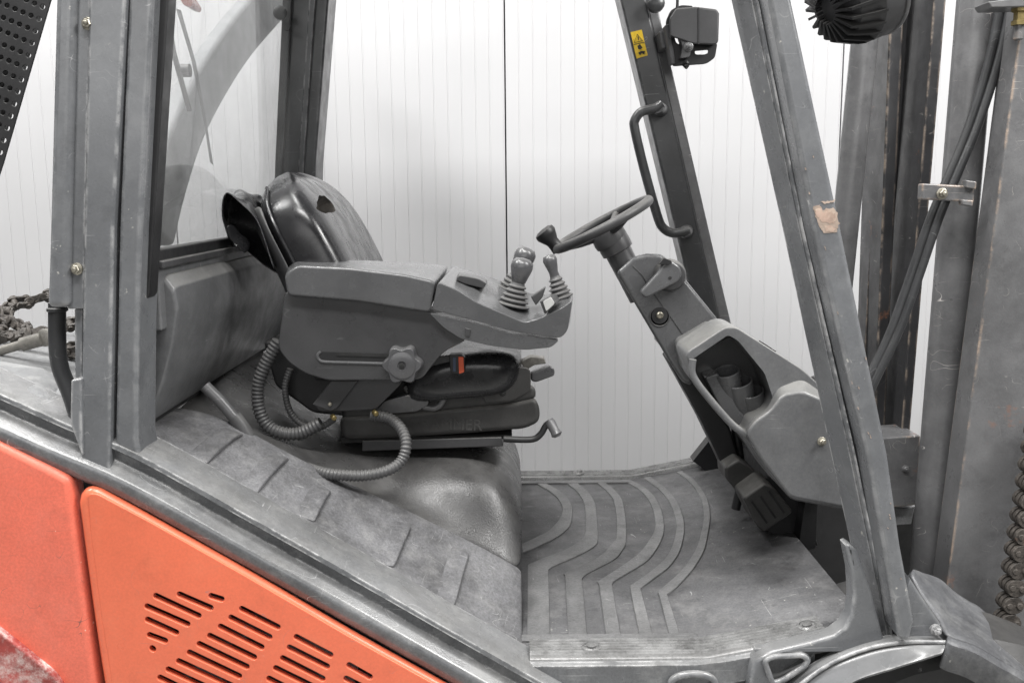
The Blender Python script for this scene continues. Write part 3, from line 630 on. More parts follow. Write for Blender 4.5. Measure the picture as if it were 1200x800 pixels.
# perforated guard top left
edge_l = lambda y: 59-(59/203.0)*y
holes = []
for r_ in range(-2, 20):
    for c_ in range(0, 8):
        y = r_*14.2+(7.1 if c_ % 2 else 0)+c_*3.2-6; x = edge_l(y)-7-c_*10.5
        if -22 < x and -30 < y < 210: holes.append(circle((x, y), 3.1, 10))
pg = plate('perforated_guard', [[(66, -25), (61, -5), (4, 190), (-4, 215), (-60, 380), (-110, 380), (-110, -60), (72, -60)]]+[h for h in holes if min(q[0] for q in h) > -100 and max(q[1] for q in h) < 370 and max(q[1] for q in h) > -50], 0.22, 0.004, 0.0008, M['black'], F, 'black perforated sheet metal guard')
part('guard_backing', MB().slab([(58, -60), (46, 10), (-8, 190), (-45, 300), (-110, 300), (-110, -60)], 0.235, 0.25), 'black', pg)

# ---- roof of the overhead guard (above the picture)
rf = part('roof_frame', MB().box((-0.02, 0.05, 2.06), (1.15, 0.08, 0.07)), 'paint', bevel=0.01)
part('roof_frame', MB().box((-0.02, 1.06, 2.06), (1.15, 0.08, 0.07)), 'paint', bevel=0.01)
for k in range(11): part('roof_bar', MB().box((-0.03, 0.12+0.087*k, 2.06), (1.08, 0.014, 0.085)), 'paint', rf)
for a, b in ((((127, -40), 0.05), (-0.50, 0.05)), (((883, -40), 0.04), (0.24, 0.05)), (((362, -40), 1.05), (-0.50, 1.06)), (((735, -40), 1.05), (0.24, 1.06))):
    p = P(*a[0], a[1]); q = Vector((b[0], b[1], 2.03))
    part('roof_post', MB().loft([[p+Vector((x, y, 0)) for x, y in ((-.03, -.03), (.03, -.03), (.03, .03), (-.03, .03))], [q+Vector((x, y, 0)) for x, y in ((-.03, -.03), (.03, -.03), (.03, .03), (-.03, .03))]]), 'paint', rf, bevel=0.004)

# ---- far A pillar with handle, sticker and work lamp
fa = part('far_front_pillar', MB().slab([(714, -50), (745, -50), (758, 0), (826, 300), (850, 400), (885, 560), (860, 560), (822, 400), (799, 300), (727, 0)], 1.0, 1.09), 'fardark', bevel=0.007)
part('pillar_strip', MB().slab([(744, -50), (760, -50), (771, 10), (838, 300), (862, 400), (900, 560), (884, 560), (849, 400), (825, 300), (757, 0)], 1.02, 1.10), 'tube', fa, bevel=0.004)
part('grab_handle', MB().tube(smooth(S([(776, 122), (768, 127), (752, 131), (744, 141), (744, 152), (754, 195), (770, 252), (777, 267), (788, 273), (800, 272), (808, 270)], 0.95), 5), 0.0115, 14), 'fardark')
for q in ((772, 127), (803, 272)): part('handle_foot', MB().lathe(P(q[0], q[1], 0.955), (0.3, 1, 0), [(0.012, -0.012), (0.016, 0.0), (0.016, 0.06)], 16), 'fardark', fa)
st = part('warning_sticker', MB().slab([(739, 38), (752, 35), (759, 65), (746, 69)], 0.9975, 0.999), 'yellow', fa)
for pts in ([(743, 50), (747, 40.5), (753, 48)],):
    part('warning_triangle', MB().tube(S(pts, 0.997), 0.0009, 6, loop=True), 'print', st)
part('exclamation_mark', MB().slab([(747.2, 43.5), (748.4, 43.2), (748.9, 47), (748.2, 47.2)], 0.9965, 0.998), 'print', st)
part('hand_symbol', MB().slab([(747, 54), (750, 52), (753, 56), (751, 58), (748, 58)], 0.9965, 0.998), 'print', st)
part('arrow_symbol', MB().slab([(748, 62), (751, 60), (756, 60), (755, 64), (752, 62.5), (750, 65)], 0.9965, 0.998), 'print', st)
part('sticker_rule', MB().slab([(742.4, 52.2), (755.4, 49.4), (755.6, 50.0), (742.6, 52.8)], 0.9968, 0.998), 'print', st)
part('pillar_clip', MB().lathe(P(768, 6, 0.99), (0, -1, 0), [(0.02, 0), (0.02, 0.02), (0.012, 0.026)], 16), 'fardark', fa)
# work lamp
wl_ = part('work_lamp', MB().slab2([(784, 22), (792, 10), (815, 8), (840, 11), (843, 16), (842, 50), (838, 53), (812, 52), (785, 43)], 0.90, [(789, 25), (796, 15), (815, 13), (836, 16), (838, 22), (837, 46), (832, 50), (812, 48), (790, 40)], 1.02), 'plastic_dk', bevel=0.006, label='black work lamp on the far front pillar')
part('lamp_seam', MB().slab([(818, 9), (819.5, 9), (819.5, 52), (818, 52)], 0.8985, 0.9), 'black', wl_)
plate('lamp_bracket', [rounded([(780, 26), (786, 12), (798, 6), (812, 7), (812, 12), (800, 14), (792, 26), (790, 42), (793, 52), (841, 50), (838, 68), (828, 75), (788, 78), (786, 60)], 4), rounded([(814, 60), (830, 58.5), (830, 62), (826, 64), (815, 64)], 2)[::-1]], 0.93, 0.006, 0.001, M['black'], wl_)
part('lamp_clamp', MB().slab(rounded([(795, 41), (808, 40), (811, 46), (809, 67), (797, 69), (800, 56)], 3), 0.905, 0.93), 'plastic', wl_, bevel=0.003)
bolt(807, 55, 0.903, 0.010, 'tube', wl_)
bolt(804, 76, 0.925, 0.008, 'black', wl_, ax=(0, -0.5, -1))
part('lamp_mount', MB().slab([(772, 37), (781, 35), (784, 56), (776, 58)], 0.95, 1.04), 'plastic', wl_, bevel=0.003)
part('lamp_mount', MB().slab([(779, 30), (784, 28), (792, 74), (787, 76)], 0.92, 0.96), 'plastic_dk', wl_, bevel=0.002)
part('lamp_cable', MB().tube(smooth(S([(786, 45), (789, 30), (793, 14), (794, -6), (792, -30)], 0.915), 5), 0.0035, 8), 'black', wl_)

# ---- mast
def lin(top, bot, Y0, Y1):   # slab from (xl,xr,y) top to bottom
    return MB().slab([(top[0], top[2]), (top[1], top[2]), (bot[1], bot[2]), (bot[0], bot[2])], Y0, Y1)
mast = part('mast', lin((1208, 1345, -60), (1095, 1248, 797), 0.30, 0.360), 'mast', bevel=0.003, label='scratched dark steel mast with lift chains')
def cyl(x0, y0, x1, y1, Y, r, mat, parent, name, seg=28): return part(name, MB().tube([P(x0, y0, Y), P(x1, y1, Y)], r, seg), mat, parent)
cyl(1150, -60, 1086, 690, 0.42, 0.0345, 'tube', mast, 'lift_cylinder')
# channel far
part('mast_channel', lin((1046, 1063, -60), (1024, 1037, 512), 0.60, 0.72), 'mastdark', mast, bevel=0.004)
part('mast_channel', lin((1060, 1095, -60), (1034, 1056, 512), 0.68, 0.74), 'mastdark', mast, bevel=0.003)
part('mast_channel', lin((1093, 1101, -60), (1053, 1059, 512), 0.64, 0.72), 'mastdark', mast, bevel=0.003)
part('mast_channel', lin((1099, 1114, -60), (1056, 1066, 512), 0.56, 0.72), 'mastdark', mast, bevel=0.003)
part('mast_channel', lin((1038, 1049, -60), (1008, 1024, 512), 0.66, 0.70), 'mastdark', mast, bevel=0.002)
cyl(1024, -60, 975, 420, 0.62, 0.0265, 'tube', mast, 'tilt_cylinder')
cbm = part('cross_member', MB().slab([(1030, 513), (1079, 510), (1076, 592), (1030, 596)], 0.50, 0.60), 'mast', mast, bevel=0.004)
part('cross_bracket', MB().slab([(1040, 596), (1072, 594), (1068, 614), (1040, 616)], 0.52, 0.56), 'pale', mast, bevel=0.002)
part('shadow_plate', MB().slab([(1030, 600), (1080, 600), (1080, 720), (1030, 720)], 0.60, 0.64), 'dark', mast)  # dark plate added to give the shade below the cross member
bolt(1061, 549, 0.50, 0.007, 'tube', cbm)
# twin hose
hp = smooth(S([(1186, -40), (1178, 10), (1164, 75), (1140, 150), (1114, 212), (1094, 260), (1070, 330), (1048, 390), (1024, 440), (1010, 470)], 0.36), 6)
for k, (dx, dy) in enumerate(((-0.0075, 0.004), (0.0075, -0.002))):
    part('hydraulic_hose', MB().tube([p+Vector((dx*1.0, dy, dx*0.7)) for p in hp], 0.0082, 16), 'hose', mast)
hc = part('hose_clamp', MB().slab([(1081, 215), (1142, 218), (1142, 237), (1080, 234)], 0.325, 0.345), 'mast', mast, bevel=0.003)
bolt(1104, 227, 0.324, 0.009, parent=mast)
part('clamp_tab', MB().slab([(1132, 211), (1145, 213), (1144, 222), (1132, 220)], 0.318, 0.335), 'mast', mast, bevel=0.002)
part('clamp_tab', MB().slab([(1128, 234), (1141, 235), (1140, 242), (1128, 240)], 0.318, 0.335), 'mast', mast, bevel=0.002)
# fittings top right
part('fitting_plate', MB().slab([(1158, 2), (1205, -4), (1205, 8), (1162, 9)], 0.27, 0.32), 'tube', mast, bevel=0.002)
part('hose_fitting', MB().lathe(P(1196, 8, 0.285), (0, 0, -1), [(0.014, 0), (0.014, 0.008), (0.010, 0.010), (0.010, 0.022), (0.013, 0.023), (0.013, 0.030)], 6), 'brass', mast)
part('fitting_stem', MB().lathe(P(1194, 30, 0.287), (0, 0, -1), [(0.008, 0), (0.008, 0.022), (0.006, 0.024)], 16), 'mast', mast)
# lift chain at the right edge
me_link = None
for k in range(13):
    t = k/12.0
    x = 1216-t*40; y = 505+t*240
    c = P(x, y, 0.26)
    for s_ in (0,):
        mbk = MB()
        # figure-eight link plate + pin
        pts = []
        for j in range(16):
            an = 2*math.pi*j/16
            ex = math.cos(an)*0.019; ez = math.sin(an)*0.0165*(1.0-0.22*math.cos(an)**8)
            pts.append((ex, ez))
        for yy in (-0.014, -0.002, 0.010):
            mbk.loft([[Vector((px, yy, pz)) for px, pz in pts], [Vector((px, yy+0.008, pz)) for px, pz in pts]])
        mbk.lathe(Vector((0.009, -0.019, 0)), (0, 1, 0), [(0.006, 0), (0.006, 0.045)], 12)
        mbk.lathe(Vector((-0.008, -0.016, 0)), (0, 1, 0), [(0.0055, 0), (0.0055, 0.04)], 12)
        if me_link is None:
            o = build('chain_link', mbk, M['chain'], mast, bevel=0.0015); me_link = o
        else:
            o = me_link.copy(); COL.objects.link(o)
        o.location = c-wl(mast); o.rotation_euler = (0, R(6 if k % 2 else -4), R(0))
# round work light at the top
ax = Vector((0.86, 0.30, 0.42)).normalized(); cc = P(998, -2, 0.12)
rl = part('round_work_light', MB().lathe(cc, ax, [(0.03, -0.040), (0.052, -0.03), (0.062, -0.005), (0.070, 0.0), (0.072, 0.030), (0.070, 0.042), (0.03, 0.044)], 40), 'plastic_dk', label='black round work light with cooling fins')
tA = ax.orthogonal().normalized(); tB = ax.cross(tA)
for k in range(22):
    an = 2*math.pi*k/22; d = tA*math.cos(an)+tB*math.sin(an); sd = ax.cross(d)
    pts = [cc+d*0.02-ax*0.052, cc+d*0.05-ax*0.046, cc+d*0.067-ax*0.012, cc+d*0.071+ax*0.002, cc+d*0.045+ax*0.0, cc+d*0.02-ax*0.03]
    part('cooling_fin', MB().loft([[p-sd*0.002 for p in pts], [p+sd*0.002 for p in pts]]), 'black', rl)
part('light_rim', MB().tube([cc+ax*0.040+(tA*math.cos(t)+tB*math.sin(t))*0.071 for t in [2*math.pi*k/40 for k in range(40)]], 0.0035, 8, loop=True), 'tube', rl)
part('light_mount', MB().lathe(P(985, 26, 0.20), (0, 0, 1), [(0.03, -0.012), (0.034, 0), (0.034, 0.02)], 20), 'black', rl)

# ---- steering column, wheel, console
YS = 0.60
axis = (P(722, 290, YS)-P(800, 440, YS)).normalized()
whc = P(706, 263, YS)
rimr = 0.106
lat = Vector((0, 1, 0)); lat = (lat-axis*lat.dot(axis)).normalized()
# turn the wheel a little so that its top shows
axw = (axis+Vector((0, 0.0, 0))).normalized(); t1 = Vector((0, 1, 0)); t1 = (t1-axw*t1.dot(axw)).normalized(); t2 = axw.cross(t1)
sw = part('steering_wheel', MB().tube([whc+(t1*math.cos(t)+t2*math.sin(t))*rimr for t in [2*math.pi*k/64 for k in range(64)]], 0.0098, 16, loop=True), 'plastic_dk')
part('wheel_hub', MB().lathe(whc-axw*0.045, axw, [(0.034, 0), (0.036, 0.01), (0.034, 0.035), (0.03, 0.04)], 28), 'plastic_dk', sw)
for an in (R(95), R(205), R(-25)):
    d = t1*math.cos(an)+t2*math.sin(an)
    part('spoke', MB().tube([whc-axw*0.016+d*0.02, whc-axw*0.012+d*0.06, whc+d*rimr], [0.012, 0.009, 0.008], 10), 'plastic_dk', sw)
rimdir = (P(662, 292, YS)-whc); rimdir = (rimdir-axw*rimdir.dot(axw)).normalized()
kp = whc+rimdir*rimr*0.98
kd = (P(648, 266, YS)-P(668, 290, YS)).normalized()
part('spinner_knob', MB().lathe(kp-kd*0.004, kd, [(0.015, 0), (0.0135, 0.012), (0.0135, 0.022), (0.020, 0.036), (0.0225, 0.042), (0.0215, 0.050), (0.014, 0.054), (0.002, 0.055)], 28), 'black', sw)
hubc = P(721, 291, YS)
col_ = part('steering_column', MB().lathe(P(700, 248, YS), -axis, [(0.030, 0.035), (0.032, 0.04), (0.034, 0.08), (0.033, 0.092), (0.028, 0.094), (0.027, 0.15), (0.027, 0.2)], 32), 'plastic')
cov = [(722, 319), (741, 301), (757, 297), (774, 298), (786, 306), (841, 374), (838, 392), (829, 400), (812, 418), (812, 452), (800, 448), (785, 425)]
cv = part('column_cover', MB().slab2(cov, 0.53, [(x+ (600-x)*0.0, y) for x, y in cov], 0.64), 'pad', col_, bevel=0.009, seg=4)
part('cover_seam', MB().tube(smooth(S([(742, 312), (752, 322), (760, 336), (785, 370), (807, 402)], 0.5295), 5), 0.0009, 6), 'black', col_)
part('lower_column', MB().slab([(780, 418), (808, 412), (826, 455), (855, 500), (868, 540), (872, 560), (850, 553), (820, 490)], 0.57, 0.63), 'black', col_, bevel=0.006)
# direction lever
lv = part('ignition_lever', MB().slab(rounded([(749, 343), (772, 318), (776, 309), (786, 305), (797, 312), (800, 322), (795, 330), (780, 338), (757, 350)], 5), 0.490, 0.507), 'pad', col_, bevel=0.005)
part('lever_base', MB().lathe(P(784, 322, 0.53), (0, -1, 0), [(0.032, -0.005), (0.032, 0.014), (0.028, 0.024)], 28), 'plastic_dk', col_, bevel=0.002)
part('lever_hole', MB().lathe(P(785, 325.5, 0.4915), (0, -1, 0), [(0.0032, 0), (0.0032, 0.0025)], 12), 'dark', col_)
part('lever_cap', MB().slab(rounded([(772, 310), (778, 302), (788, 306), (786, 310)], 2), 0.485, 0.505), 'black', col_, bevel=0.002)
# key recess
part('lock_recess', MB().lathe(P(773, 371, 0.5292), (0, -1, 0), [(0.0205, 0.0), (0.0205, 0.0012), (0.019, 0.0014), (0.018, 0.0)], 24), 'plastic_dk', col_)
part('lock_bezel', MB().lathe(P(773, 370, 0.5290), (0, -1, 0), [(0.0165, 0), (0.016, 0.0015)], 24), 'black', col_)
part('key_lock', MB().lathe(P(773, 369, 0.5275), (0, -1, 0), [(0.007, 0), (0.007, 0.006), (0.005, 0.008), (0.0045, 0.005)], 16), 'bolt', col_)
# dashboard console with open pocket
con = [(803, 414), (850, 383), (863, 383), (893, 402), (940, 432), (966, 456), (985, 480), (1004, 600), (985, 596), (926, 584), (905, 560), (880, 522), (862, 505), (838, 476), (815, 447)]
pocket = rounded([(809, 420), (853, 390), (866, 397), (898, 436), (908, 466), (902, 481), (881, 493), (874, 508), (857, 497), (832, 470), (813, 446)], 5, 4)
YC = 0.25
dc = plate('dashboard_console', [rounded(con, 8, 4), pocket[::-1]], YC, 0.11, 0.003, M['console'], F, 'grey dashboard console with open storage pocket')
part('console_body', MB().slab([(808, 416), (850, 392), (864, 392), (893, 406), (938, 436), (963, 458), (981, 482), (998, 594), (926, 580), (905, 556), (880, 518), (838, 474), (815, 446)], YC+0.10, 0.86), 'console', dc, bevel=0.012)
part('pocket_lining', MB().slab([(811, 421), (854, 395), (870, 404), (898, 442), (905, 468), (899, 480), (880, 494), (873, 506), (836, 470), (816, 446)], YC+0.097, YC+0.104), 'plastic', dc)
part('pocket_rim', MB().tube(smooth(S([(812, 421), (811, 436), (818, 450), (838, 475), (858, 497), (874, 509)], YC-0.004), 5), 0.0065, 10), 'console', dc)
part('console_cheek', MB().slab2(rounded([(874, 508), (884, 493), (903, 480), (916, 462), (940, 458), (975, 472), (986, 500), (1001, 597), (926, 583), (893, 540)], 8), YC-0.035, rounded([(872, 505), (880, 491), (899, 478), (910, 452), (940, 440), (975, 466), (986, 498), (1001, 599), (926, 585), (890, 540)], 8), YC+0.01), 'console', dc, bevel=0.010, seg=4)
for (x, y, h, w) in ((856, 448, 0.07, 0.026), (868, 462, 0.10, 0.030)):
    pass
for (x, y, r_, h_) in ((852, 437, 0.024, 0.10), (866, 449, 0.025, 0.10), (880, 461, 0.024, 0.10)):
    part('cup_holder', MB().lathe(P(x, y, YC+0.060), (-0.30, -0.30, 1), [(r_*0.85, -h_), (r_, 0.0), (r_, 0.004), (r_*0.9, 0.005), (r_*0.82, 0.0), (r_*0.78, -0.03), (0.002, -0.032)], 28), 'pad', dc)
part('tray_step', MB().slab(rounded([(826, 442), (842, 436), (866, 480), (882, 496), (874, 506), (848, 484)], 4), YC+0.05, YC+0.10), 'pad', dc, bevel=0.004)
bolt(963, 517, YC-0.036, 0.007, parent=dc)
for q in ((906, 411), (912, 415), (918, 419)):
    pass
for k in range(4):
    c = P(944+k*6, 444+k*6.5, 0.55)
    part('vent_slot', MB().box(c, (0.016, 0.05, 0.004), Matrix.Rotation(R(42), 3, 'Y')), 'dark', dc)
for k in range(3):
    c = P(894+k*5, 402.5+k*3.4, 0.62)
    part('vent_slot', MB().box(c, (0.010, 0.035, 0.004), Matrix.Rotation(R(32), 3, 'Y')), 'dark', dc)
part('console_knob', MB().lathe(P(957, 448, 0.70), (0.5, 0, 1), [(0.016, -0.01), (0.016, 0.008), (0.012, 0.012)], 16), 'plastic', dc)
# pedals
def pedal(name, pts, Y0, Y1, mat='bellows'):
    return part(name, MB().slab(rounded(pts, 4), Y0, Y1), mat, bevel=0.006)
p1 = pedal('pedal', [(850, 548), (866, 538), (886, 552), (884, 562), (862, 574), (850, 560)], 0.52, 0.60)
part('pedal_arm', MB().tube(S([(862, 500), (870, 560), (862, 596)], 0.60), 0.010, 10), 'black', p1)
p2 = pedal('pedal', [(871, 584), (896, 566), (908, 572), (930, 600), (896, 624), (888, 618)], 0.44, 0.55)
for k in range(3):
    part('pedal_groove', MB().slab([(880+k*10, 588-k*6), (882+k*10, 586.6-k*6), (900+k*10, 612-k*6), (898+k*10, 613.4-k*6)], 0.436, 0.45), 'dark', p2)
part('pedal_arm', MB().slab([(905, 560), (930, 570), (960, 640), (920, 636), (898, 622)], 0.50, 0.56), 'black', p2, bevel=0.004)
part('toe_board', MB().loft([[Vector((0.575, y, fz(0.53)-0.02)), Vector((0.61, y, fz(0.57)-0.02)), Vector((0.61, y, 0.80)), Vector((0.59, y, 0.80))] for y in (0.46, 1.02)]), 'black')
part('foot_bracket', MB().slab([(812, 540), (836, 510), (846, 545), (840, 560)], 0.98, 1.02), 'black')

# ================================================================== operator seat (a part of the truck, its pieces are sub-parts)
seat = part('operator_seat', MB().slab2(rounded([(398, 494), (402, 488), (470, 484), (600, 472), (628, 466), (633, 480), (632, 494), (616, 502), (540, 508), (440, 514), (402, 515)], 8), 0.40, rounded([(402, 484), (408, 478), (470, 474), (600, 462), (622, 458), (626, 470), (624, 484), (610, 492), (540, 498), (440, 504), (406, 505)], 8), 0.78), 'bellows', bevel=0.014, seg=4, label='black suspension seat base with folded rubber sides')
part('suspension_fold', MB().slab2(rounded([(400, 476), (470, 466), (560, 456), (612, 449), (627, 452), (629, 466), (600, 474), (470, 488), (402, 492)], 8), 0.405, rounded([(404, 468), (470, 458), (560, 448), (606, 442), (618, 446), (620, 460), (594, 468), (470, 480), (406, 484)], 8), 0.78), 'bellows', seat, bevel=0.012, seg=4)
part('seat_rail', MB().slab([(424, 516), (588, 512), (590, 523), (424, 529)], 0.41, 0.76), 'plastic_dk', seat, bevel=0.003)
part('seat_rail', MB().slab([(400, 513), (600, 509), (600, 514), (400, 519)], 0.42, 0.76), 'dark', seat)
part('cushion_pan', MB().slab2(rounded([(470, 452), (590, 449), (606, 430), (622, 432), (622, 458), (600, 470), (568, 472), (566, 464), (480, 466)], 6), 0.385, rounded([(470, 446), (590, 443), (606, 425), (620, 428), (620, 452), (600, 464), (568, 466), (566, 460), (480, 460)], 6), 0.80), 'bellows', seat, bevel=0.008)
bolt(589, 460, 0.384, 0.006, 'black', seat)
# cushion: superellipse loft along Y
cus = [(470, 470), (478, 424), (505, 413), (545, 406), (585, 406), (606, 410), (613, 420), (610, 440), (598, 452), (578, 459), (520, 462)]
ca = S(cus, 0.44); cc0 = sum(ca, Vector())/len(ca)
rings = []
for y, k in ((0.352, 0.45), (0.356, 0.68), (0.366, 0.86), (0.385, 0.955), (0.415, 0.99), (0.46, 1.0), (0.6, 0.99), (0.74, 1.0), (0.80, 0.97), (0.82, 0.8)):
    rings.append([Vector((cc0.x+(p.x-cc0.x)*k, y, cc0.z+(p.z-cc0.z)*k)) for p in ca])
part('seat_back_block', MB().slab(rounded([(308, 400), (480, 396), (520, 415), (500, 470), (404, 488), (366, 484), (322, 452)], 6), 0.425, 0.78), 'black', seat, bevel=0.01)  # black block added to cover the bright gap below the backrest
part('seat_cushion', MB().loft(rings), 'vinyl', seat, sub=2, label='glossy black vinyl seat cushion')
# cushion rear continues under the arm
# backrest
BT = P(350, 197, 0.60); lean = Vector((-0.40, 0, 1)).normalized(); fr_ = Vector((1, 0, 0.40)).normalized()
base_c = Vector((BT.x+0.120, 0.615, BT.z-0.380))
rings = []
H = 0.40
for i in range(15):
    t = i/14.0
    w = 0.238*(1-0.03*t) if t < 0.62 else 0.238*(1-0.03*t)*math.sqrt(max(0.0, 1-((t-0.62)/0.385)**2.8))
    w = max(w, 0.012)
    th = 0.072*(1-0.12*t) if t < 0.66 else 0.072*(1-0.12*t)*math.sqrt(max(0.02, 1-((t-0.66)/0.343)**2.2))
    bulge = 0.016*math.sin(math.pi*min(1, t*1.1))
    c = base_c+lean*(H*t)+fr_*bulge
    ring = []
    for j in range(28):
        an = 2*math.pi*j/28; ca_, sa = math.cos(an), math.sin(an)
        ex = abs(ca_)**0.55*math.copysign(1, ca_); ey = abs(sa)**0.75*math.copysign(1, sa)
        wing = 0.030*max(0, abs(ex)-0.55)/0.45 if ey > 0 else 0
        ring.append(c+Vector((0, 1, 0))*(ex*w)+fr_*(ey*th+wing*(1-t*0.6)))
    rings.append(ring)
bk = part('backrest', MB().loft(rings), 'vinyl', seat, sub=2, label='black vinyl backrest torn open near the top')
# torn hole: cut from the mesh
tear_c = P(383, 238, 0.58)
dgv = ray(383, 238).normalized()
def cut(obj, cutter_mb, mat):
    ct = build('cutter', cutter_mb, mat)
    md = obj.modifiers.new('Cut', 'BOOLEAN'); md.operation = 'DIFFERENCE'; md.object = ct; md.solver = 'EXACT'; md.material_mode = 'TRANSFER'
    bpy.context.view_layer.update()
    dg = bpy.context.evaluated_depsgraph_get(); me = bpy.data.meshes.new_from_object(obj.evaluated_get(dg))
    obj.modifiers.clear(); old = obj.data; obj.data = me; bpy.data.objects.remove(ct)
    me.shade_smooth(); me.set_sharp_from_angle(angle=R(45))
bpy.context.view_layer.update()
# find the front surface along the ray
hit = None
dgp = bpy.context.evaluated_depsgraph_get(); bke = bk.evaluated_get(dgp)
mi = bk.matrix_world.inverted()
ok, loc, nrm, _ = bke.ray_cast(mi @ CAM, (mi.to_3x3() @ ray(381, 240)).normalized())
if ok:
    hw = bk.matrix_world @ loc; nw = (bk.matrix_world.to_3x3() @ nrm).normalized()
    uu = Vector((0, 1, 0.12)); uu = (uu-nw*uu.dot(nw)).normalized(); vv = nw.cross(uu)
    if vv.z < 0: vv = -vv
    lens = []
    for j in range(20):
        an = 2*math.pi*j/20; rr_ = 1+0.10*random.uniform(-1, 1)
        x = math.cos(an)*0.080*rr_; y = math.sin(an)*0.020*rr_*(1.0+0.35*math.cos(an)); lens.append((x, y))
    mbx = MB().loft([[hw+uu*x*k+vv*y*k+nw*d for x, y in lens] for k, d in ((0.55, -0.035), (0.9, -0.02), (1.0, 0.0), (1.15, 0.05))])
    cut(bk, mbx, M['foam'])
    lip_ = [hw+uu*x*1.02+vv*y*1.02+nw*0.0015 for x, y in lens]
# piping on the near bolster
pip = []
for i in range(0, 14):
    r_ = rings[i]; pip.append(r_[15]+(r_[15]-(base_c+lean*(H*i/14.0)))*0.01)
part('piping', MB().tube(smooth(pip, 3), 0.0035, 8), 'vinyl', seat)
# back shell edge (rear plastic shell)
sh = []
for i in range(0, 13):
    r_ = rings[i]; c = sum(r_, Vector())/28
    row = []
    for j in list(range(15, 28)):
        row.append(c+(r_[j]-c)*1.035-fr_*0.010)
    sh.append(row)
part('back_shell', MB().grid(sh), 'plastic_dk', seat, solid=0.006, sub=1)
# torn hanging flap behind the backrest
fl_o = [(262, 268), (259, 245), (262, 230), (272, 226), (292, 226), (306, 231)]
def flap():
    rows_ = []
    n_ = 16
    prof_ = smooth([P(268, 283, 0.40), P(262, 262, 0.39), P(260, 240, 0.39), P(266, 229, 0.39), P(280, 233, 0.385), P(298, 257, 0.38), P(311, 283, 0.375), P(322, 318, 0.37)], 3)
    far_ = smooth([P(285, 280, 0.62), P(272, 258, 0.62), P(270, 240, 0.62), P(278, 226, 0.62), P(290, 225, 0.62), P(306, 230, 0.62), P(318, 262, 0.62), P(328, 300, 0.62)], 3)
    for k in range(7):
        t = k/6.0
        rows_.append([p.lerp(q, t)+Vector((0, 0, 0.006*math.sin(i*0.9+k))) for i, (p, q) in enumerate(zip(prof_, far_))])
    return MB().grid(rows_)
part('torn_cover', flap(), 'vinyl', seat, solid=0.004, sub=1, label='torn black vinyl cover hanging behind the backrest')
part('cover_dark_sheet', MB().grid([S([(263, 232), (276, 229), (292, 234), (306, 232)], 0.52), S([(262, 250), (278, 252), (298, 256), (314, 256)], 0.54), S([(266, 272), (282, 276), (300, 282), (324, 282)], 0.53), S([(268, 284), (279, 279), (296, 298), (334, 312)], 0.50), S([(274, 292), (284, 285), (306, 312), (340, 330)], 0.48)]), 'vinyl', seat, solid=0.004, sub=1)  # sheet added to make the inside of the torn cover dark
part('hanging_shred', MB().loft([[P(262+a_, 262+b_, 0.40+c_) for a_, b_, c_ in ((0, 0, 0), (6, 20, 0.01), (18, 26, 0.015), (24, 40, 0.02))], [P(276+a_, 262+b_, 0.42+c_) for a_, b_, c_ in ((0, 0, 0), (6, 14, 0.01), (14, 14, 0.015), (20, 26, 0.02))]], closed=False, cap=False), 'vinyl', seat, solid=0.004, sub=2)

# armrest console
YA = 0.29
arm = part('armrest_body', MB().slab(rounded([(334, 340), (420, 350), (503, 364), (528, 382), (548, 398), (520, 412), (505, 430), (494, 445), (385, 446), (358, 438), (338, 425), (325, 408), (328, 385)], 8), YA+0.018, YA+0.10), 'plastic', seat, bevel=0.012, seg=4, label='dark grey armrest console body')
part('armrest_pad', MB().slab2(rounded([(333, 322), (337, 346), (420, 353), (504, 366), (510, 330), (476, 322), (410, 314), (348, 311)], 6), YA, rounded([(337, 312), (345, 336), (420, 343), (506, 352), (527, 311), (480, 307), (410, 304), (344, 304)], 6), YA+0.15), 'pad', seat, bevel=0.013, seg=4)
part('armrest_lid', MB().slab2(rounded([(506, 363), (513, 330), (536, 340), (558, 354), (615, 378), (632, 373), (660, 360), (671, 351), (665, 388), (657, 396), (600, 388), (550, 374)], 5), YA+0.002, rounded([(508, 350), (530, 311), (556, 318), (590, 330), (620, 343), (640, 345), (660, 341), (672, 345), (668, 380), (660, 388), (600, 375), (550, 360)], 5), YA+0.16), 'pad', seat, bevel=0.007, seg=4)
part('armrest_tray', MB().slab2(rounded([(502, 366), (550, 377), (600, 391), (656, 398), (646, 407), (615, 410), (575, 405), (540, 397), (520, 384)], 5), YA+0.006, rounded([(502, 361), (550, 371), (600, 384), (656, 391), (646, 400), (615, 403), (575, 399), (540, 391), (520, 379)], 5), YA+0.15), 'pad', seat, bevel=0.006, seg=4)
part('lid_inset', MB().slab2(rounded([(538, 322), (560, 326), (571, 332), (566, 338), (545, 333), (534, 328)], 3), YA+0.05, rounded([(538, 318), (560, 322), (572, 328), (567, 334), (545, 328), (534, 323)], 3), YA+0.12), 'plastic', seat, bevel=0.002)
part('tray_clip', MB().slab([(545, 384), (552, 386), (550, 395), (545, 393)], YA+0.003, YA+0.01), 'plastic', seat, bevel=0.001)
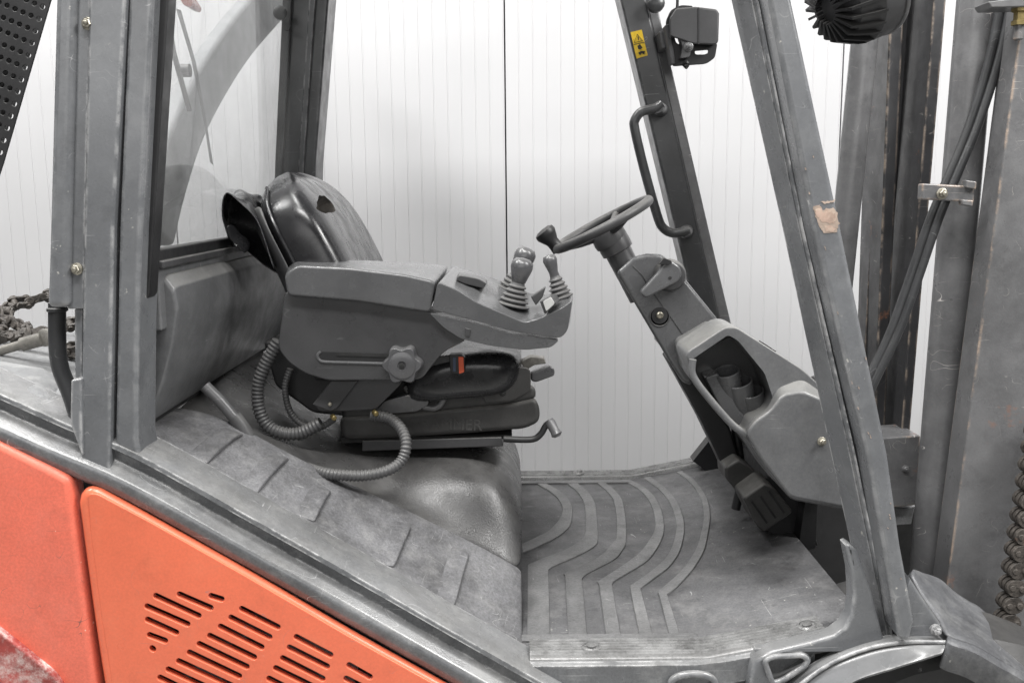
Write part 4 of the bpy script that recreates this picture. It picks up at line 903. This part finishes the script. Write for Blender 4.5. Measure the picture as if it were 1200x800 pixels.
# slot in the arm and star knob
part('slot_shade', MB().slab(capsule((378, 417), (470, 420), 10), YA+0.0172, YA+0.02), 'black', seat)  # black plate on the arm face, coloured as the slot's inner shade
part('slot_lip', MB().tube(smooth(S([(376, 412), (372, 416), (375, 422), (384, 424), (420, 425), (452, 426)], YA+0.0175), 4), 0.0028, 8), 'pad', seat)
part('slot_bar', MB().slab(capsule((395, 415), (462, 417), 3), YA+0.0150, YA+0.018), 'dark', seat)
kc = P(473, 425, YA+0.016)
star = []
for j in range(60):
    an = 2*math.pi*j/60; r_ = 0.0325+0.0038*math.cos(an*6)
    star.append((math.cos(an)*r_, math.sin(an)*r_))
kb = part('adjuster_knob', MB().loft([[kc+Vector((x, 0, z)) for x, z in star], [kc+Vector((x*0.99, -0.022, z*0.99)) for x, z in star], [kc+Vector((x*0.93, -0.027, z*0.93)) for x, z in star]]), 'knob', seat, bevel=0.001)
part('knob_disc', MB().lathe(kc+Vector((0, -0.0265, 0)), (0, -1, 0), [(0.024, 0), (0.024, 0.002), (0.022, 0.003), (0.008, 0.003), (0.006, 0.001), (0.001, 0.001)], 32), 'knob', seat)
part('knob_screw', MB().lathe(kc+Vector((0, -0.0285, 0)), (0, -1, 0), [(0.005, 0), (0.005, 0.0025), (0.003, 0.003)], 12), 'dark', seat)
# rocker switch
d1 = S([(634, 352), (650, 346), (656, 358), (641, 371)], YA+0.02)
sp_ = part('switch_frame', MB().slab2([(632, 353), (645, 346), (652, 356), (638, 369)], YA+0.002, [(638, 349), (652, 344), (657, 352), (645, 362)], YA+0.05), 'plastic', seat, bevel=0.003)
part('rocker_switch', MB().slab2(rounded([(636, 353), (645, 348), (650, 356), (640, 365)], 2), YA-0.006, rounded([(640, 351), (648, 347), (652, 353), (644, 360)], 2), YA+0.03), 'rocker', seat, bevel=0.003)
# levers with boots
def lever(bx, by, tx, ty, Y, r0, knob):
    b = P(bx, by, Y); t = P(tx, ty, Y); d = (t-b); ln = d.length; d.normalize()
    s_ = sc_at(Y); pr = []
    nb_ = 5
    for k in range(nb_):
        rr_ = r0*(1-0.11*k); h = k*0.0085
        pr += [(rr_*0.80, h), (rr_, h+0.002), (rr_, h+0.004), (rr_*0.78, h+0.0065)]
    pr += [(r0*0.4, nb_*0.0085+0.002)]
    part('lever_boot', MB().lathe(b, d, pr, 28), 'conduit', seat)
    if knob == 'ball': kp_ = [(0.007, nb_*0.0085-0.004), (0.013, ln*0.55), (0.0175, ln*0.72), (0.0205, ln*0.86), (0.0195, ln*0.97), (0.013, ln*1.05), (0.001, ln*1.07)]
    else: kp_ = [(0.011, nb_*0.0085-0.016), (0.010, ln*0.45), (0.0085, ln*0.62), (0.0115, ln*0.78), (0.0135, ln*0.90), (0.011, ln*1.0), (0.001, ln*1.04)]
    part('lever_knob', MB().lathe(b, d, kp_, 24), 'knob', seat, ang=80)
lever(592, 346, 618, 294, YA+0.14, 0.026, 'ball')
lever(601, 359, 613, 306, YA+0.06, 0.030, 'ball')
lever(658, 350, 643, 300, YA+0.10, 0.023, 'thin')
part('lever_guard', MB().slab([(622, 348), (640, 336), (636, 348), (628, 358)], YA+0.05, YA+0.07), 'plastic', seat, bevel=0.002)
# bracket under the arm
br = part('arm_bracket', MB().slab(rounded([(395, 446), (372, 468), (368, 474), (374, 482), (400, 482), (440, 480), (470, 450), (470, 440), (400, 440)], 4), YA+0.06, YA+0.10), 'plastic_dk', seat, bevel=0.003)
part('arm_strut', MB().slab([(388, 446), (420, 446), (395, 478), (388, 482), (366, 474)], YA+0.052, YA+0.062), 'plastic_dk', seat, bevel=0.002)
bolt(387, 473, YA+0.051, 0.005, 'bolt', seat, washer=False)
part('latch_plate', MB().slab(rounded([(450, 470), (480, 462), (502, 461), (502, 474), (488, 482), (460, 484), (440, 482)], 3), YA+0.09, YA+0.11), 'tube', seat, bevel=0.002)
part('latch_hook', MB().tube(smooth(S([(496, 476), (508, 478), (516, 474), (520, 466)], YA+0.10), 4), 0.006, 10), 'tube', seat)
for q in ((391, 489), (440, 484)): part('brass_nipple', MB().lathe(P(q[0], q[1], YA+0.05), (0.4, -1, 0), [(0.005, -0.01), (0.005, 0.006), (0.003, 0.008)], 10), 'brass', seat)
# belt buckle
part('belt_strap', MB().slab([(496, 420), (528, 416), (530, 438), (490, 442)], 0.362, 0.372), 'plastic_dk', seat, bevel=0.002)
bu = part('belt_buckle', MB().slab(rounded([(526, 416), (540, 415), (545, 419), (545, 436), (540, 439), (528, 437)], 2), 0.345, 0.37), 'black', seat, bevel=0.002)
part('red_button', MB().slab([(537, 418), (543, 418), (544, 436), (538, 438)], 0.342, 0.36), 'belt', seat, bevel=0.001)
part('blue_label', MB().slab([(531, 419), (534, 419), (534, 435), (531, 435)], 0.343, 0.36), 'blue', seat)
# seat front latch handle
part('slide_handle', MB().slab2(rounded([(622, 437), (644, 428), (650, 432), (650, 440), (628, 448), (622, 446)], 3), 0.44, rounded([(622, 434), (642, 426), (648, 430), (648, 436), (628, 444), (622, 442)], 3), 0.52), 'knob', seat, bevel=0.004)
part('handle_link', MB().slab([(610, 424), (622, 418), (638, 420), (640, 426), (626, 428), (616, 434)], 0.46, 0.49), 'rod', seat, bevel=0.002)
part('crank_handle', MB().tube(smooth(S([(590, 514), (612, 515), (626, 514), (634, 508), (640, 498), (646, 494)], 0.40), 5), 0.0062, 12), 'black', seat)
part('crank_grip', MB().lathe(P(645, 495, 0.40), Vector((0.5, -0.4, -0.9)), [(0.008, -0.006), (0.010, 0.0), (0.009, 0.018), (0.011, 0.026), (0.006, 0.03)], 16), 'tube', seat)
# embossed maker name on the seat base
tcu = bpy.data.curves.new('lettering', 'FONT'); tcu.body = 'GRAMMER'; tcu.size = 0.030; tcu.extrude = 0.0006; tcu.align_x = 'CENTER'
to = bpy.data.objects.new('lettering_tmp', tcu); COL.objects.link(to); bpy.context.view_layer.update()
tme = bpy.data.meshes.new_from_object(to.evaluated_get(bpy.context.evaluated_depsgraph_get())); bpy.data.objects.remove(to)
tme.transform(Matrix.Rotation(R(90), 4, 'X'))
tl = link_mesh('embossed_lettering', tme, M['bellows'], seat, P(522, 503, 0.3995)); tl.rotation_euler = (0, R(2.2), 0)
# corrugated conduits
def conduit(px, Y, r, pitch, name='corrugated_hose'):
    if not isinstance(Y, (list, tuple)): Y = [Y]*len(px)
    path = smooth([P(x, y, yy) for (x, y), yy in zip(px, Y)], 40)
    # resample by arc length
    L_ = [0.0]
    for a_, b_ in zip(path, path[1:]): L_.append(L_[-1]+(b_-a_).length)
    n_ = int(L_[-1]/pitch*4); out = []; i = 0
    for k in range(n_+1):
        s_ = L_[-1]*k/n_
        while i < len(L_)-2 and L_[i+1] < s_: i += 1
        t = (s_-L_[i])/max(1e-9, L_[i+1]-L_[i]); out.append(path[i].lerp(path[i+1], t))
    rad = [r*(1.0 if k % 4 in (0, 1) else 0.84) for k in range(n_+1)]
    return part(name, MB().tube(out, rad, 14), 'conduit', seat, ang=60)
conduit([(326, 400), (312, 425), (303, 450), (303, 475), (312, 497), (330, 507), (352, 507), (376, 495)], [0.37]*8, 0.0125, 0.0075)
conduit([(340, 432), (334, 455), (340, 482), (356, 498), (376, 500), (392, 490)], [0.40, 0.40, 0.40, 0.39, 0.38, 0.37], 0.0065, 0.006)
conduit([(436, 486), (456, 490), (470, 502), (476, 520), (470, 540), (452, 552), (425, 557), (395, 556), (376, 553), (352, 545)], [0.36, 0.35, 0.33, 0.31, 0.30, 0.285, 0.278, 0.280, 0.295, 0.345], 0.0105, 0.0068)
part('cover_cap', MB().lathe(P(405, 549, 0.40), (0, -0.15, 1), [(0.016, -0.01), (0.016, 0.004), (0.012, 0.008), (0.002, 0.009)], 20), 'knob', hood)
# gas spring beside the cover
gs = part('gas_spring', MB().tube(smooth(S([(240, 452), (258, 470), (276, 491)], 0.30), 4), 0.0105, 16), 'tube', hood)
part('spring_sleeve', MB().tube(smooth(S([(274, 488), (282, 498), (290, 512)], 0.30), 4), 0.0135, 16), 'conduit', hood)

# ================================================================== loose things on the rear deck
ch = empty('chain', P(40, 395, 0.42), 'heavy dirty chain heaped on the grey rear deck beside the pillar', 'chain')
me_l = None
def chain_link_mb():
    mbk = MB()
    pts = []
    for j in range(20):
        an = 2*math.pi*j/20
        pts.append((math.cos(an)*0.024, math.sin(an)*(0.0135-0.0035*abs(math.cos(an*1.0))**0+0.0)*(1-0.25*math.exp(-(math.cos(an)/0.35)**2))))
    for yy in (-0.011, 0.006):
        mbk.loft([[Vector((px, yy, pz)) for px, pz in pts], [Vector((px, yy+0.005, pz)) for px, pz in pts]])
    for xx in (-0.012, 0.012): mbk.lathe(Vector((xx, -0.015, 0)), (0, 1, 0), [(0.007, 0), (0.007, 0.03)], 12)
    return mbk
path1 = smooth([P(100, 352, 0.62), P(70, 345, 0.62), P(40, 350, 0.60), P(12, 360, 0.56), P(8, 375, 0.5), P(28, 384, 0.46), P(22, 392, 0.44), P(-10, 388, 0.44), P(-40, 384, 0.46)], 10)
path2 = smooth([P(-30, 400, 0.40), P(0, 396, 0.38), P(30, 392, 0.38), P(60, 386, 0.38), P(95, 380, 0.40), P(98, 400, 0.38), P(80, 410, 0.38), P(98, 420, 0.38)], 10)
for path in (path1, path2):
    acc = 0.0; k = 0
    for a_, b_ in zip(path, path[1:]):
        acc += (b_-a_).length
        if acc > 0.031:
            acc = 0; d = (b_-a_).normalized()
            if me_l is None: o = build('link', chain_link_mb(), M['chain'], ch, bevel=0.001); me_l = o
            else: o = me_l.copy(); COL.objects.link(o)
            q = d.to_track_quat('X', 'Z').to_euler()
            o.location = b_-wl(ch)+Vector((0, 0, random.uniform(-0.003, 0.003))); o.rotation_euler = (q.x+random.uniform(-0.9, 0.9), q.y+random.uniform(-0.25, 0.25), q.z+random.uniform(-0.2, 0.2)); k += 1
rd = empty('metal_rod', P(20, 410, 0.30), 'thin grey metal rod resting in front of the chain on the rear deck', 'rod')
build('shaft', MB().tube(S([(-60, 427), (0, 411), (28, 403)], 0.30), 0.0085, 14), M['rod'], rd)
build('sleeve', MB().tube(S([(26, 403.5), (50, 397)], 0.30), 0.0125, 14), M['rod'], rd)
build('end_eye', MB().lathe(P(56, 395, 0.31), (0.1, -1, 0.1), [(0.012, -0.015), (0.016, -0.012), (0.016, 0.012), (0.012, 0.015)], 18), M['rod'], rd)
